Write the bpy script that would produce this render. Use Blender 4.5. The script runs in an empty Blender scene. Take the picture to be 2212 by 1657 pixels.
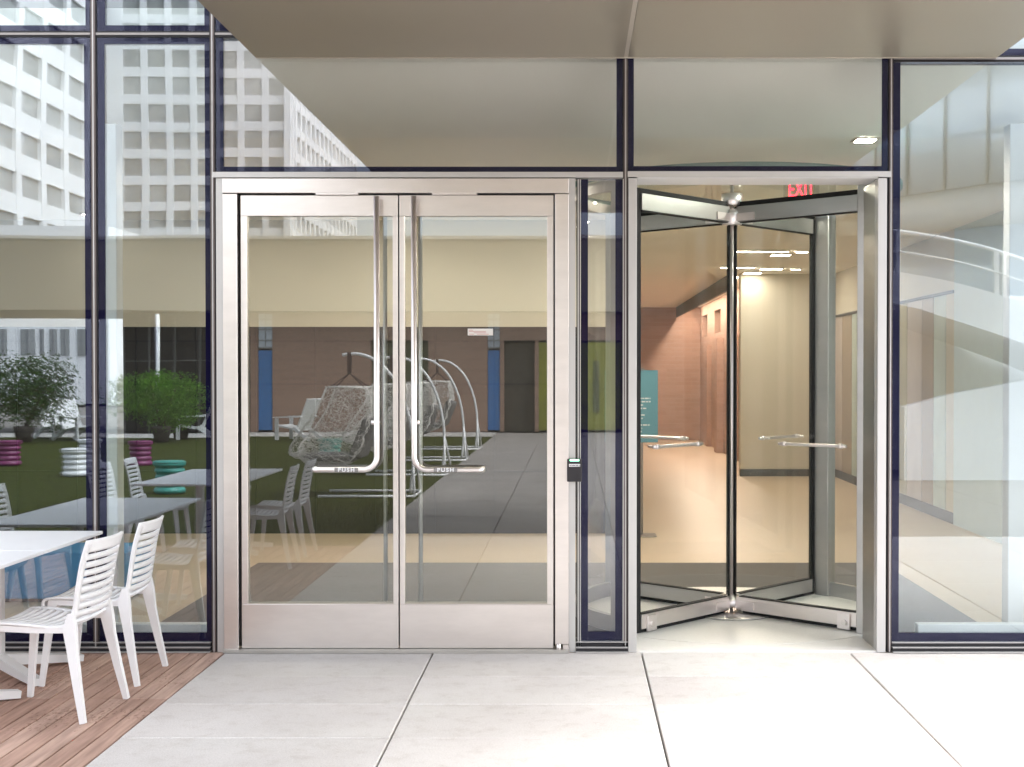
import bpy, bmesh, math, random
from mathutils import Vector, Matrix, noise
R = math.radians
rnd = random.Random(7)
sc = bpy.context.scene
COL = sc.collection

# ------------------------------------------------------------------ camera
W0, H0, FPX = 2212.0, 1657.0, 2898.0
PX, PY = 1239.0, 843.0
PITCH = R(0.8)
CAM = Vector((0, -7.79, 1.632))
cd = bpy.data.cameras.new('camera'); cam = bpy.data.objects.new('camera', cd); COL.objects.link(cam)
cam.location = CAM; cam.rotation_euler = (R(90) - PITCH, 0, 0)
cd.sensor_width = 36; cd.lens = 36 * FPX / W0
cd.shift_x = (W0 / 2 - PX) / W0; cd.shift_y = (PY - H0 / 2) / W0
cd.clip_start = 0.05; cd.clip_end = 2000
sc.camera = cam

def ray(x, y):
    u = (x - PX) / FPX; v = -(y - PY) / FPX
    return Vector((u, math.cos(PITCH) + v * math.sin(PITCH), -math.sin(PITCH) + v * math.cos(PITCH)))
def at(x, y, Y):                 # point on the plane y = Y
    d = ray(x, y); t = (Y - CAM.y) / d.y
    return CAM + d * t
def fx(x, y=900): return at(x, y, 0).x
def fz(y): return at(1200, y, 0).z
def mir(x, y, Y):                # what stands at y = Y (< 0) and is seen mirrored in the facade
    d = ray(x, y); t = (-Y - CAM.y) / d.y
    p = CAM + d * t
    return Vector((p.x, Y, p.z))

# ------------------------------------------------------------------ materials
MATS = {}
def nmat(name):
    m = bpy.data.materials.new(name); m.use_nodes = True
    nt = m.node_tree; b = nt.nodes['Principled BSDF']
    return m, nt, b
def N(nt, t, **kw):
    n = nt.nodes.new(t)
    for k, v in kw.items(): setattr(n, k, v)
    return n
def mat(name, col, rough=.5, metal=0., var=0., scale=6., bump=0., bscale=60., spec=.5, coat=0., stretch=None):
    m, nt, b = nmat(name)
    b.inputs['Roughness'].default_value = rough; b.inputs['Metallic'].default_value = metal
    b.inputs['Specular IOR Level'].default_value = spec
    b.inputs['Coat Weight'].default_value = coat
    tc = N(nt, 'ShaderNodeTexCoord'); mp = N(nt, 'ShaderNodeMapping')
    nt.links.new(tc.outputs['Object'], mp.inputs['Vector'])
    if stretch: mp.inputs['Scale'].default_value = stretch
    c = (*col, 1)
    if var > 0:
        ns = N(nt, 'ShaderNodeTexNoise'); ns.inputs['Scale'].default_value = scale; ns.inputs['Detail'].default_value = 5
        nt.links.new(mp.outputs[0], ns.inputs['Vector'])
        rp = N(nt, 'ShaderNodeValToRGB')
        rp.color_ramp.elements[0].position = .3; rp.color_ramp.elements[1].position = .7
        rp.color_ramp.elements[0].color = (*[max(0, x * (1 - var)) for x in col], 1)
        rp.color_ramp.elements[1].color = (*[min(1, x * (1 + var)) for x in col], 1)
        nt.links.new(ns.outputs['Fac'], rp.inputs['Fac']); nt.links.new(rp.outputs['Color'], b.inputs['Base Color'])
        if metal > .3:
            mr = N(nt, 'ShaderNodeMapRange'); mr.inputs['To Min'].default_value = rough * .8; mr.inputs['To Max'].default_value = rough * 1.25
            nt.links.new(ns.outputs['Fac'], mr.inputs['Value']); nt.links.new(mr.outputs[0], b.inputs['Roughness'])
    else:
        b.inputs['Base Color'].default_value = c
    if bump > 0:
        n2 = N(nt, 'ShaderNodeTexNoise'); n2.inputs['Scale'].default_value = bscale; n2.inputs['Detail'].default_value = 4
        nt.links.new(mp.outputs[0], n2.inputs['Vector'])
        bp = N(nt, 'ShaderNodeBump'); bp.inputs['Strength'].default_value = bump; bp.inputs['Distance'].default_value = .01
        nt.links.new(n2.outputs['Fac'], bp.inputs['Height']); nt.links.new(bp.outputs[0], b.inputs['Normal'])
    MATS[name] = m
    return m
def emis(name, col, s):
    m, nt, b = nmat(name)
    b.inputs['Base Color'].default_value = (*col, 1)
    b.inputs['Emission Color'].default_value = (*col, 1); b.inputs['Emission Strength'].default_value = s
    return m
def glass(name, r0, tint, wav=0., wsc=1.0, r1=1.0, gcol=(.94, .97, 1)):
    """architectural glass: clear transmission and a mirror coat that grows towards grazing"""
    m = bpy.data.materials.new(name); m.use_nodes = True; nt = m.node_tree; nt.nodes.clear()
    out = N(nt, 'ShaderNodeOutputMaterial'); mx = N(nt, 'ShaderNodeMixShader')
    tr = N(nt, 'ShaderNodeBsdfTransparent'); tr.inputs[0].default_value = (*tint, 1)
    gl = N(nt, 'ShaderNodeBsdfGlossy'); gl.inputs['Roughness'].default_value = 0; gl.inputs['Color'].default_value = (*gcol, 1)
    lw = N(nt, 'ShaderNodeLayerWeight'); lw.inputs['Blend'].default_value = .5
    pw = N(nt, 'ShaderNodeMath', operation='POWER'); pw.inputs[1].default_value = 5
    nt.links.new(lw.outputs['Facing'], pw.inputs[0])
    ma = N(nt, 'ShaderNodeMath', operation='MULTIPLY_ADD'); ma.inputs[1].default_value = r1 - r0; ma.inputs[2].default_value = r0
    nt.links.new(pw.outputs[0], ma.inputs[0])
    nt.links.new(ma.outputs[0], mx.inputs[0]); nt.links.new(tr.outputs[0], mx.inputs[1]); nt.links.new(gl.outputs[0], mx.inputs[2])
    nt.links.new(mx.outputs[0], out.inputs['Surface'])
    if wav > 0:
        tc = N(nt, 'ShaderNodeTexCoord'); ns = N(nt, 'ShaderNodeTexNoise'); ns.inputs['Scale'].default_value = wsc; ns.inputs['Detail'].default_value = 0
        nt.links.new(tc.outputs['Object'], ns.inputs['Vector'])
        bp = N(nt, 'ShaderNodeBump'); bp.inputs['Strength'].default_value = wav; bp.inputs['Distance'].default_value = .01
        nt.links.new(ns.outputs['Fac'], bp.inputs['Height']); nt.links.new(bp.outputs[0], gl.inputs['Normal'])
    return m
def brick(name, c1, c2, mortar, bw, bh, rough=.8):
    m, nt, b = nmat(name)
    b.inputs['Roughness'].default_value = rough
    tc = N(nt, 'ShaderNodeTexCoord'); sep = N(nt, 'ShaderNodeSeparateXYZ'); add = N(nt, 'ShaderNodeMath', operation='ADD'); cmb = N(nt, 'ShaderNodeCombineXYZ')
    nt.links.new(tc.outputs['Object'], sep.inputs[0])
    nt.links.new(sep.outputs[0], add.inputs[0]); nt.links.new(sep.outputs[1], add.inputs[1])
    nt.links.new(add.outputs[0], cmb.inputs[0]); nt.links.new(sep.outputs[2], cmb.inputs[1])
    br = N(nt, 'ShaderNodeTexBrick'); br.inputs['Scale'].default_value = 1; br.inputs['Mortar Size'].default_value = .006
    br.inputs['Brick Width'].default_value = bw; br.inputs['Row Height'].default_value = bh; br.inputs['Bias'].default_value = 0
    br.inputs['Color1'].default_value = (*c1, 1); br.inputs['Color2'].default_value = (*c2, 1); br.inputs['Mortar'].default_value = (*mortar, 1)
    nt.links.new(cmb.outputs[0], br.inputs['Vector']); nt.links.new(br.outputs['Color'], b.inputs['Base Color'])
    bp = N(nt, 'ShaderNodeBump'); bp.inputs['Strength'].default_value = .4; bp.inputs['Distance'].default_value = .005; bp.invert = True
    nt.links.new(br.outputs['Fac'], bp.inputs['Height']); nt.links.new(bp.outputs[0], b.inputs['Normal'])
    return m

def brushed(name, col, rough=.3):
    """brushed stainless steel: fine streaks along x in roughness and bump"""
    m, nt, b = nmat(name)
    b.inputs['Metallic'].default_value = 1
    tc = N(nt, 'ShaderNodeTexCoord'); mp = N(nt, 'ShaderNodeMapping'); mp.inputs['Scale'].default_value = (3, 60, 260)
    ns = N(nt, 'ShaderNodeTexNoise'); ns.inputs['Scale'].default_value = 1.0; ns.inputs['Detail'].default_value = 3
    nt.links.new(tc.outputs['Object'], mp.inputs[0]); nt.links.new(mp.outputs[0], ns.inputs['Vector'])
    mr = N(nt, 'ShaderNodeMapRange'); mr.inputs['To Min'].default_value = rough * .85; mr.inputs['To Max'].default_value = rough * 1.2
    nt.links.new(ns.outputs['Fac'], mr.inputs['Value']); nt.links.new(mr.outputs[0], b.inputs['Roughness'])
    mp2 = N(nt, 'ShaderNodeMapping'); mp2.inputs['Scale'].default_value = (1.6, 1.6, 7)
    nt.links.new(tc.outputs['Object'], mp2.inputs[0])
    n2 = N(nt, 'ShaderNodeTexNoise'); n2.inputs['Scale'].default_value = 1.0; n2.inputs['Detail'].default_value = 7; n2.inputs['Roughness'].default_value = .65
    nt.links.new(mp2.outputs[0], n2.inputs['Vector'])
    bp = N(nt, 'ShaderNodeBump'); bp.inputs['Strength'].default_value = .06; bp.inputs['Distance'].default_value = .004
    nt.links.new(ns.outputs['Fac'], bp.inputs['Height']); nt.links.new(bp.outputs[0], b.inputs['Normal'])
    rp = N(nt, 'ShaderNodeValToRGB'); rp.color_ramp.elements[0].position = .3; rp.color_ramp.elements[1].position = .7
    rp.color_ramp.elements[0].color = (*[c * .925 for c in col], 1); rp.color_ramp.elements[1].color = (*[min(1, c * 1.05) for c in col], 1)
    nt.links.new(n2.outputs['Fac'], rp.inputs['Fac']); nt.links.new(rp.outputs[0], b.inputs['Base Color'])
    return m
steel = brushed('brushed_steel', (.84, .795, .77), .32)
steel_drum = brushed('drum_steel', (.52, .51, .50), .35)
chrome = mat('polished_steel', (.88, .83, .82), .34, 1)
alu = mat('anodised_aluminium', (.58, .57, .56), .42, .55, .03, 2)
alu_dark = mat('dark_aluminium', (.30, .28, .27), .4, .8)
mull_m = mat('bronze_aluminium', (.16, .135, .13), .4, .6)
gasket = mat('black_gasket', (.012, .011, .014), .6)
frit_m = mat('ceramic_frit', (.008, .0065, .030), .5, spec=.0)
# coated double glazing: a plain outer face, and the low-e mirror coat on the inner face (the ceramic frit lies between them)
glass_wall = (glass('curtain_glass_outer', .055, (.94, .975, .975), 0.09, 1.1, gcol=(.72, .78, 1)), glass('curtain_glass_coat', .21, (.94, .97, .965), .13, 1.0, gcol=(.92, .97, 1)))
glass_transom = (glass('transom_glass_outer', .05, (.98, .985, .98), .05, 1.3, gcol=(.72, .78, 1)), glass('transom_glass_coat', .17, (.97, .98, .965), .05, 1.2))
glass_door = glass('door_glass', .098, (.93, .95, .93))
glass_clear = glass('clear_glass', .035, (.968, .972, .962))
white_plastic = mat('white_plastic', (.86, .86, .87), .38, var=.02, scale=9)
white_table = mat('white_laminate', (.86, .86, .88), .3, var=.015, scale=5)
white_steel = mat('white_painted_steel', (.74, .74, .74), .4)
beige_ceiling = mat('ceiling_paint', (.86, .83, .75), .7, var=.015, scale=.8)
cove_m = mat('cove_paint', (.84, .83, .78), .7, var=.01)
cream_wall = mat('cream_paint', (.62, .58, .485), .7, var=.02, scale=.9)
grey_paint = mat('grey_paint', (.60, .62, .58), .7, var=.02)
dark_panel = mat('dark_panel', (.022, .019, .017), .45, var=.15, scale=1.5)
pale_wall = mat('pale_wall_paint', (.50, .60, .62), .55, var=.02)
soffit_m = mat('satin_beige_metal', (.375, .337, .268), .36, .5, .03, .7)
trim_m = mat('pale_trim_metal', (.62, .57, .50), .35, .5)
black_rubber = mat('black_rubber', (.006, .006, .007), .7)
carpet_m = mat('grey_carpet', (.19, .175, .165), .95, var=.25, scale=220, bump=.6, bscale=400, spec=.1)
terrazzo = mat('beige_terrazzo', (.60, .48, .35), .38, var=.05, scale=30)
white_floor = mat('white_terrazzo', (.86, .84, .80), .35, var=.03, scale=60)
blue_fabric = mat('blue_upholstery', (.02, .20, .42), .8, var=.06, bump=.2)
black_plastic = mat('black_plastic', (.018, .016, .02), .4)
white_print = mat('white_print', (.8, .8, .82), .5)
red_print = mat('red_print', (.5, .12, .1), .5)
paper_m = mat('paper', (.72, .70, .66), .7)
poster_m = mat('teal_poster', (.09, .27, .34), .5, var=.03)
dark_skirting = mat('dark_skirting', (.08, .075, .07), .5)
brick_in = brick('interior_brick', (.46, .30, .235), (.41, .26, .20), (.44, .32, .26), .4, .1)
brick_out = brick('exterior_brick', (.30, .19, .14), (.26, .16, .12), (.27, .2, .16), .4, .1)
concrete_w = mat('white_concrete', (.80, .81, .82), .75, var=.04, scale=.3)
win_dark = mat('tower_window_glass', (.32, .33, .33), .25, var=.32, scale=.22)
fascia_m = mat('walkway_soffit_paint', (.24, .21, .16), .8, var=.05, scale=.4)
green_leaf = mat('green_leaf', (.15, .31, .03), .6, var=.5, scale=3)
dark_leaf = mat('dark_leaf', (.085, .16, .035), .6, var=.5, scale=3)
bark = mat('bark', (.10, .07, .05), .9, var=.3)
pot_m = mat('brown_pot', (.09, .07, .06), .7, var=.1)
purple_m = mat('magenta_plastic', (.16, .014, .085), .4, var=.05)
teal_m = mat('teal_plastic', (.04, .28, .23), .4, var=.05)
woven = mat('woven_rope', (.74, .71, .67), .8, var=.1, scale=30)
rope_dark = mat('brown_strap', (.06, .03, .025), .8)
cushion_m = mat('grey_cushion', (.17, .16, .155), .9, var=.1)
blue_panel = mat('blue_door_paint', (.03, .14, .36), .5, var=.05)
yellow_m = mat('yellow_green_mural', (.20, .21, .012), .6, var=.15, scale=1.2)
darkgreen_m = mat('dark_green_mural', (.07, .085, .03), .6, var=.2, scale=1.2)
recess_m = mat('dark_recess', (.05, .045, .038), .7, var=.2)
sky_glass = mat('hall_glass', (.55, .62, .70), .15, .3, .05, .2)
frame_grey = mat('frame_grey', (.22, .22, .23), .5)
path_m = mat('grey_concrete_path', (.44, .42, .40), .8, var=.06, scale=1.2, bump=.15)
soil = mat('ground_gravel', (.22, .20, .18), .95, var=.2, scale=3)
red_lit = emis('exit_red', (1, .015, .03), 2.2)
green_lit = emis('reader_green', (.25, 1, .5), 1.6)
lamp_lit = emis('lamp_warm', (1, .90, .77), 28)
lamp_soft = emis('lamp_soft', (1, .90, .76), 8)
lamp_hot = emis('lamp_hot', (1, .93, .82), 150)
strip_lit = emis('strip_lamp_warm', (1, .90, .76), 22)

def paver_mat(name, ca, cb):
    m, nt, b = nmat(name)
    b.inputs['Roughness'].default_value = .8
    tc = N(nt, 'ShaderNodeTexCoord')
    n1 = N(nt, 'ShaderNodeTexNoise'); n1.inputs['Scale'].default_value = 1.6; n1.inputs['Detail'].default_value = 6
    n2 = N(nt, 'ShaderNodeTexNoise'); n2.inputs['Scale'].default_value = 170; n2.inputs['Detail'].default_value = 3
    vo = N(nt, 'ShaderNodeTexVoronoi'); vo.inputs['Scale'].default_value = 38
    for n in (n1, n2, vo): nt.links.new(tc.outputs['Object'], n.inputs['Vector'])
    r1 = N(nt, 'ShaderNodeValToRGB'); r1.color_ramp.elements[0].position = .32; r1.color_ramp.elements[1].position = .68
    r1.color_ramp.elements[0].color = (*ca, 1); r1.color_ramp.elements[1].color = (*cb, 1)
    nt.links.new(n1.outputs['Fac'], r1.inputs['Fac'])
    r2 = N(nt, 'ShaderNodeValToRGB'); r2.color_ramp.elements[0].position = .3; r2.color_ramp.elements[1].position = .62
    r2.color_ramp.elements[0].color = (.80, .79, .78, 1); r2.color_ramp.elements[1].color = (1, 1, 1, 1)
    nt.links.new(n2.outputs['Fac'], r2.inputs['Fac'])
    r3 = N(nt, 'ShaderNodeValToRGB'); r3.color_ramp.elements[0].position = .03; r3.color_ramp.elements[1].position = .09
    r3.color_ramp.elements[0].color = (.72, .68, .65, 1); r3.color_ramp.elements[1].color = (1, 1, 1, 1)
    nt.links.new(vo.outputs['Distance'], r3.inputs['Fac'])
    m1 = N(nt, 'ShaderNodeMixRGB', blend_type='MULTIPLY'); m1.inputs[0].default_value = 1
    m2 = N(nt, 'ShaderNodeMixRGB', blend_type='MULTIPLY'); m2.inputs[0].default_value = .5
    nt.links.new(r1.outputs[0], m1.inputs[1]); nt.links.new(r2.outputs[0], m1.inputs[2])
    nt.links.new(m1.outputs[0], m2.inputs[1]); nt.links.new(r3.outputs[0], m2.inputs[2])
    at_ = N(nt, 'ShaderNodeAttribute'); at_.attribute_name = 'tone'
    m3 = N(nt, 'ShaderNodeMixRGB', blend_type='MULTIPLY'); m3.inputs[0].default_value = 1
    nt.links.new(m2.outputs[0], m3.inputs[1]); nt.links.new(at_.outputs['Color'], m3.inputs[2])
    n4 = N(nt, 'ShaderNodeTexNoise'); n4.inputs['Scale'].default_value = 9; n4.inputs['Detail'].default_value = 8; n4.inputs['Roughness'].default_value = .7
    nt.links.new(tc.outputs['Object'], n4.inputs['Vector'])
    r4 = N(nt, 'ShaderNodeValToRGB'); r4.color_ramp.elements[0].position = .33; r4.color_ramp.elements[1].position = .5
    r4.color_ramp.elements[0].color = (.86, .84, .82, 1); r4.color_ramp.elements[1].color = (1, 1, 1, 1)
    nt.links.new(n4.outputs['Fac'], r4.inputs['Fac'])
    m4 = N(nt, 'ShaderNodeMixRGB', blend_type='MULTIPLY'); m4.inputs[0].default_value = .8
    nt.links.new(m3.outputs[0], m4.inputs[1]); nt.links.new(r4.outputs[0], m4.inputs[2])
    nt.links.new(m4.outputs[0], b.inputs['Base Color'])
    bp = N(nt, 'ShaderNodeBump'); bp.inputs['Strength'].default_value = .35; bp.inputs['Distance'].default_value = .003
    nt.links.new(n2.outputs['Fac'], bp.inputs['Height']); nt.links.new(bp.outputs[0], b.inputs['Normal'])
    return m
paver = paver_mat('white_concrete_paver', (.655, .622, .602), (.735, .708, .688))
paver_dimmed = paver_mat('dimmed_concrete_paver', (.25, .232, .218), (.31, .288, .272))  # same pavers, colour darkened to offset the brighter open sky light
joint_m = mat('paver_joint', (.16, .15, .145), .9)
def deck_mat():
    m, nt, b = nmat('weathered_wood_deck')
    b.inputs['Roughness'].default_value = .72
    tc = N(nt, 'ShaderNodeTexCoord'); mp = N(nt, 'ShaderNodeMapping'); mp.inputs['Scale'].default_value = (30, 2.2, 30)
    nt.links.new(tc.outputs['Object'], mp.inputs[0])
    ns = N(nt, 'ShaderNodeTexNoise'); ns.inputs['Scale'].default_value = 1; ns.inputs['Detail'].default_value = 6
    nt.links.new(mp.outputs[0], ns.inputs['Vector'])
    at_ = N(nt, 'ShaderNodeAttribute'); at_.attribute_name = 'tone'
    sp = N(nt, 'ShaderNodeSeparateColor'); nt.links.new(at_.outputs['Color'], sp.inputs[0])
    rp = N(nt, 'ShaderNodeValToRGB'); rp.color_ramp.elements[0].color = (.42, .265, .205, 1); rp.color_ramp.elements[1].color = (.60, .45, .38, 1)
    e = rp.color_ramp.elements.new(.5); e.color = (.515, .355, .285, 1)
    nt.links.new(sp.outputs[0], rp.inputs['Fac'])
    r2 = N(nt, 'ShaderNodeValToRGB'); r2.color_ramp.elements[0].position = .35; r2.color_ramp.elements[1].position = .65
    r2.color_ramp.elements[0].color = (.70, .66, .64, 1); r2.color_ramp.elements[1].color = (1.1, 1.08, 1.06, 1)
    nt.links.new(ns.outputs['Fac'], r2.inputs['Fac'])
    mx = N(nt, 'ShaderNodeMixRGB', blend_type='MULTIPLY'); mx.inputs[0].default_value = 1
    nt.links.new(rp.outputs[0], mx.inputs[1]); nt.links.new(r2.outputs[0], mx.inputs[2])
    mp2 = N(nt, 'ShaderNodeMapping'); mp2.inputs['Scale'].default_value = (70, 26, 1)
    nt.links.new(tc.outputs['Object'], mp2.inputs[0])
    vo = N(nt, 'ShaderNodeTexNoise'); vo.inputs['Scale'].default_value = 1; vo.inputs['Detail'].default_value = 2
    nt.links.new(mp2.outputs[0], vo.inputs['Vector'])
    n3 = N(nt, 'ShaderNodeTexNoise'); n3.inputs['Scale'].default_value = 1.7; nt.links.new(tc.outputs['Object'], n3.inputs['Vector'])
    mm = N(nt, 'ShaderNodeMath', operation='MULTIPLY'); nt.links.new(vo.outputs['Fac'], mm.inputs[0]); nt.links.new(n3.outputs['Fac'], mm.inputs[1])
    r3 = N(nt, 'ShaderNodeValToRGB'); r3.color_ramp.elements[0].position = .33; r3.color_ramp.elements[1].position = .40
    r3.color_ramp.elements[0].color = (1, 1, 1, 1); r3.color_ramp.elements[1].color = (.5, .40, .36, 1)
    nt.links.new(mm.outputs[0], r3.inputs['Fac'])
    m3 = N(nt, 'ShaderNodeMixRGB', blend_type='MULTIPLY'); m3.inputs[0].default_value = .8
    nt.links.new(mx.outputs[0], m3.inputs[1]); nt.links.new(r3.outputs[0], m3.inputs[2])
    nt.links.new(m3.outputs[0], b.inputs['Base Color'])
    bp = N(nt, 'ShaderNodeBump'); bp.inputs['Strength'].default_value = .2; bp.inputs['Distance'].default_value = .004
    nt.links.new(ns.outputs['Fac'], bp.inputs['Height']); nt.links.new(bp.outputs[0], b.inputs['Normal'])
    return m
deck_m = deck_mat()
lawn_m = mat('lawn_green', (.036, .044, .006), .9, var=.35, scale=9, bump=.8, bscale=90, spec=.1)

# ------------------------------------------------------------------ mesh helpers
class MB:
    def __init__(s): s.bm = bmesh.new(); s.lay = None
    def box(s, x0, x1, y0, y1, z0, z1, bev=0., seg=1, mtx=None):
        x0, x1 = min(x0, x1), max(x0, x1); y0, y1 = min(y0, y1), max(y0, y1); z0, z1 = min(z0, z1), max(z0, z1)
        v = [s.bm.verts.new((x, y, z)) for x in (x0, x1) for y in (y0, y1) for z in (z0, z1)]
        fs = [s.bm.faces.new([v[i] for i in f]) for f in ((0, 1, 3, 2), (4, 6, 7, 5), (0, 4, 5, 1), (2, 3, 7, 6), (0, 2, 6, 4), (1, 5, 7, 3))]
        if mtx is not None: bmesh.ops.transform(s.bm, matrix=mtx, verts=v)
        if bev > 0:
            es = list({e for f in fs for e in f.edges})
            bmesh.ops.bevel(s.bm, geom=es, offset=bev, segments=seg, affect='EDGES', profile=.5)
        return s
    def tube(s, pts, r, n=12, cap=True, rs=None):
        pts = [Vector(p) for p in pts]; rings = []
        up = None
        for i, p in enumerate(pts):
            t = (pts[min(i + 1, len(pts) - 1)] - pts[max(i - 1, 0)]).normalized()
            if up is None:
                up = t.orthogonal().normalized()
            else:
                up = (up - t * up.dot(t)).normalized()
            b = t.cross(up); rr = rs[i] if rs else r
            rings.append([s.bm.verts.new(p + (up * math.cos(a) + b * math.sin(a)) * rr) for a in [2 * math.pi * k / n for k in range(n)]])
        for a, b in zip(rings, rings[1:]):
            for k in range(n):
                f = s.bm.faces.new((a[k], a[(k + 1) % n], b[(k + 1) % n], b[k])); f.smooth = True
        if cap:
            s.bm.faces.new(rings[0][::-1]); s.bm.faces.new(rings[-1])
        return s
    def bar(s, pts, ws, up=(0, 0, 1)):
        """tapering square bar along pts; ws = (w, d) per point"""
        pts = [Vector(p) for p in pts]; rings = []
        for i, p in enumerate(pts):
            t = (pts[min(i + 1, len(pts) - 1)] - pts[max(i - 1, 0)]).normalized()
            a = Vector(up); a = (a - t * a.dot(t)).normalized(); b = t.cross(a)
            w, d = ws[i]
            rings.append([s.bm.verts.new(p + a * w * sa / 2 + b * d * sb / 2) for sa, sb in ((-1, -1), (1, -1), (1, 1), (-1, 1))])
        for a, b in zip(rings, rings[1:]):
            for k in range(4): s.bm.faces.new((a[k], a[(k + 1) % 4], b[(k + 1) % 4], b[k]))
        s.bm.faces.new(rings[0][::-1]); s.bm.faces.new(rings[-1])
        return s
    def lathe(s, prof, c=(0, 0), n=40, smooth=True, cap=True):
        rings = [[s.bm.verts.new((c[0] + r * math.cos(2 * math.pi * k / n), c[1] + r * math.sin(2 * math.pi * k / n), z)) for k in range(n)] for r, z in prof]
        for a, b in zip(rings, rings[1:]):
            for k in range(n):
                f = s.bm.faces.new((a[k], a[(k + 1) % n], b[(k + 1) % n], b[k])); f.smooth = smooth
        if cap: s.bm.faces.new(rings[0][::-1]); s.bm.faces.new(rings[-1])
        return s
    def grid(s, P, smooth=True):
        V = [[s.bm.verts.new(p) for p in row] for row in P]
        for a, b in zip(V, V[1:]):
            for k in range(len(a) - 1):
                f = s.bm.faces.new((a[k], a[k + 1], b[k + 1], b[k])); f.smooth = smooth
        return s
    def prism(s, poly, y0, y1):
        """polygon in xz, extruded in y"""
        a = [s.bm.verts.new((x, y0, z)) for x, z in poly]; b = [s.bm.verts.new((x, y1, z)) for x, z in poly]
        s.bm.faces.new(a); s.bm.faces.new(b[::-1])
        for k in range(len(a)):
            j = (k + 1) % len(a); s.bm.faces.new((a[j], a[k], b[k], b[j]))
        return s
    def build(s, name, m, parent=None, loc=None, normals=True):
        if normals: bmesh.ops.recalc_face_normals(s.bm, faces=s.bm.faces)
        me = bpy.data.meshes.new(name); s.bm.to_mesh(me); s.bm.free()
        me.materials.append(m)
        o = bpy.data.objects.new(name, me); COL.objects.link(o)
        if parent is not None: o.parent = parent
        if loc: o.location = loc
        return o
def tag(o, label, cat, group=None, kind='thing'):
    o['label'] = label; o['category'] = cat; o['kind'] = kind
    if group: o['group'] = group
    return o
def thing(name, label, cat, loc=(0, 0, 0), rz=0, group=None):
    o = bpy.data.objects.new(name, None); COL.objects.link(o); o.empty_display_size = .1
    o.location = loc; o.rotation_euler = (0, 0, rz)
    return tag(o, label, cat, group)
def struct(o, label=None, kind='structure'):
    o['kind'] = kind
    if label: o['label'] = label
    return o
def mod(o, t, **kw):
    m = o.modifiers.new(t.lower(), t)
    for k, v in kw.items(): setattr(m, k, v)
    return o
def kids(o): return [c for c in bpy.data.objects if c.parent == o]
def dup(root, loc, rz, label, group=None):
    r = root.copy(); COL.objects.link(r); r.location = loc; r.rotation_euler = (0, 0, rz); r['label'] = label
    if group: r['group'] = group
    for ch in kids(root):
        c = ch.copy(); COL.objects.link(c); c.parent = r
        for g in kids(ch):
            d = g.copy(); COL.objects.link(d); d.parent = c
    return r
def text(name, body, size, m, parent, loc, rot=(R(90), 0, 0), ext=.0008, align='CENTER', sx=1):
    cu = bpy.data.curves.new(name, 'FONT'); cu.body = body; cu.size = size; cu.extrude = ext; cu.space_character = 1.35 if body == 'PUSH' else 1; cu.offset = .0012 if body == 'PUSH' else 0
    cu.align_x = align; cu.align_y = 'CENTER'; cu.materials.append(m)
    t_ = bpy.data.objects.new(name, cu); COL.objects.link(t_)
    bpy.context.view_layer.update()
    me = bpy.data.meshes.new_from_object(t_.evaluated_get(bpy.context.evaluated_depsgraph_get()))
    bpy.data.objects.remove(t_)
    o = bpy.data.objects.new(name, me); COL.objects.link(o)
    o.location = loc; o.rotation_euler = rot; o.scale = (sx, 1, 1)
    if parent is not None: o.parent = parent
    return o
def B(*a, bev=0.): return MB().box(*a, bev=bev)

# ------------------------------------------------------------------ world and light
wd = bpy.data.worlds.new('World'); sc.world = wd; wd.use_nodes = True
wt = wd.node_tree; bg = wt.nodes['Background']
SUN_EL, SUN_AZ = R(54), R(72)     # azimuth clockwise from +Y
sk = N(wt, 'ShaderNodeTexSky', sky_type='NISHITA'); sk.sun_disc = False
sk.sun_elevation = SUN_EL; sk.sun_rotation = SUN_AZ
sk.air_density = 1.0; sk.dust_density = 4.0; sk.ozone_density = 1.0
hs = N(wt, 'ShaderNodeHueSaturation'); hs.inputs['Saturation'].default_value = .3
wt.links.new(sk.outputs[0], hs.inputs['Color']); wt.links.new(hs.outputs[0], bg.inputs['Color'])
bg.inputs['Strength'].default_value = .15
sd = bpy.data.lights.new('sun', 'SUN'); sun = bpy.data.objects.new('sun', sd); COL.objects.link(sun)
sd.energy = .55; sd.angle = R(40); sd.color = (1, .95, .88)
sv = Vector((math.sin(SUN_AZ) * math.cos(SUN_EL), math.cos(SUN_AZ) * math.cos(SUN_EL), math.sin(SUN_EL)))
sun.rotation_euler = sv.to_track_quat('Z', 'Y').to_euler()

# ------------------------------------------------------------------ key facade dimensions
XM1, XM2, XMID, XR = fx(206), fx(462), fx(1351), fx(1922)   # mullion lines
ZS = fz(378)                                                # door head line
ZC = fz(127)                                                # canopy underside
ZT = fz(74)                                                 # upper transom
ZTOP = 4.75
XL_END, XR_END = -7.2, 7.0

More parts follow.
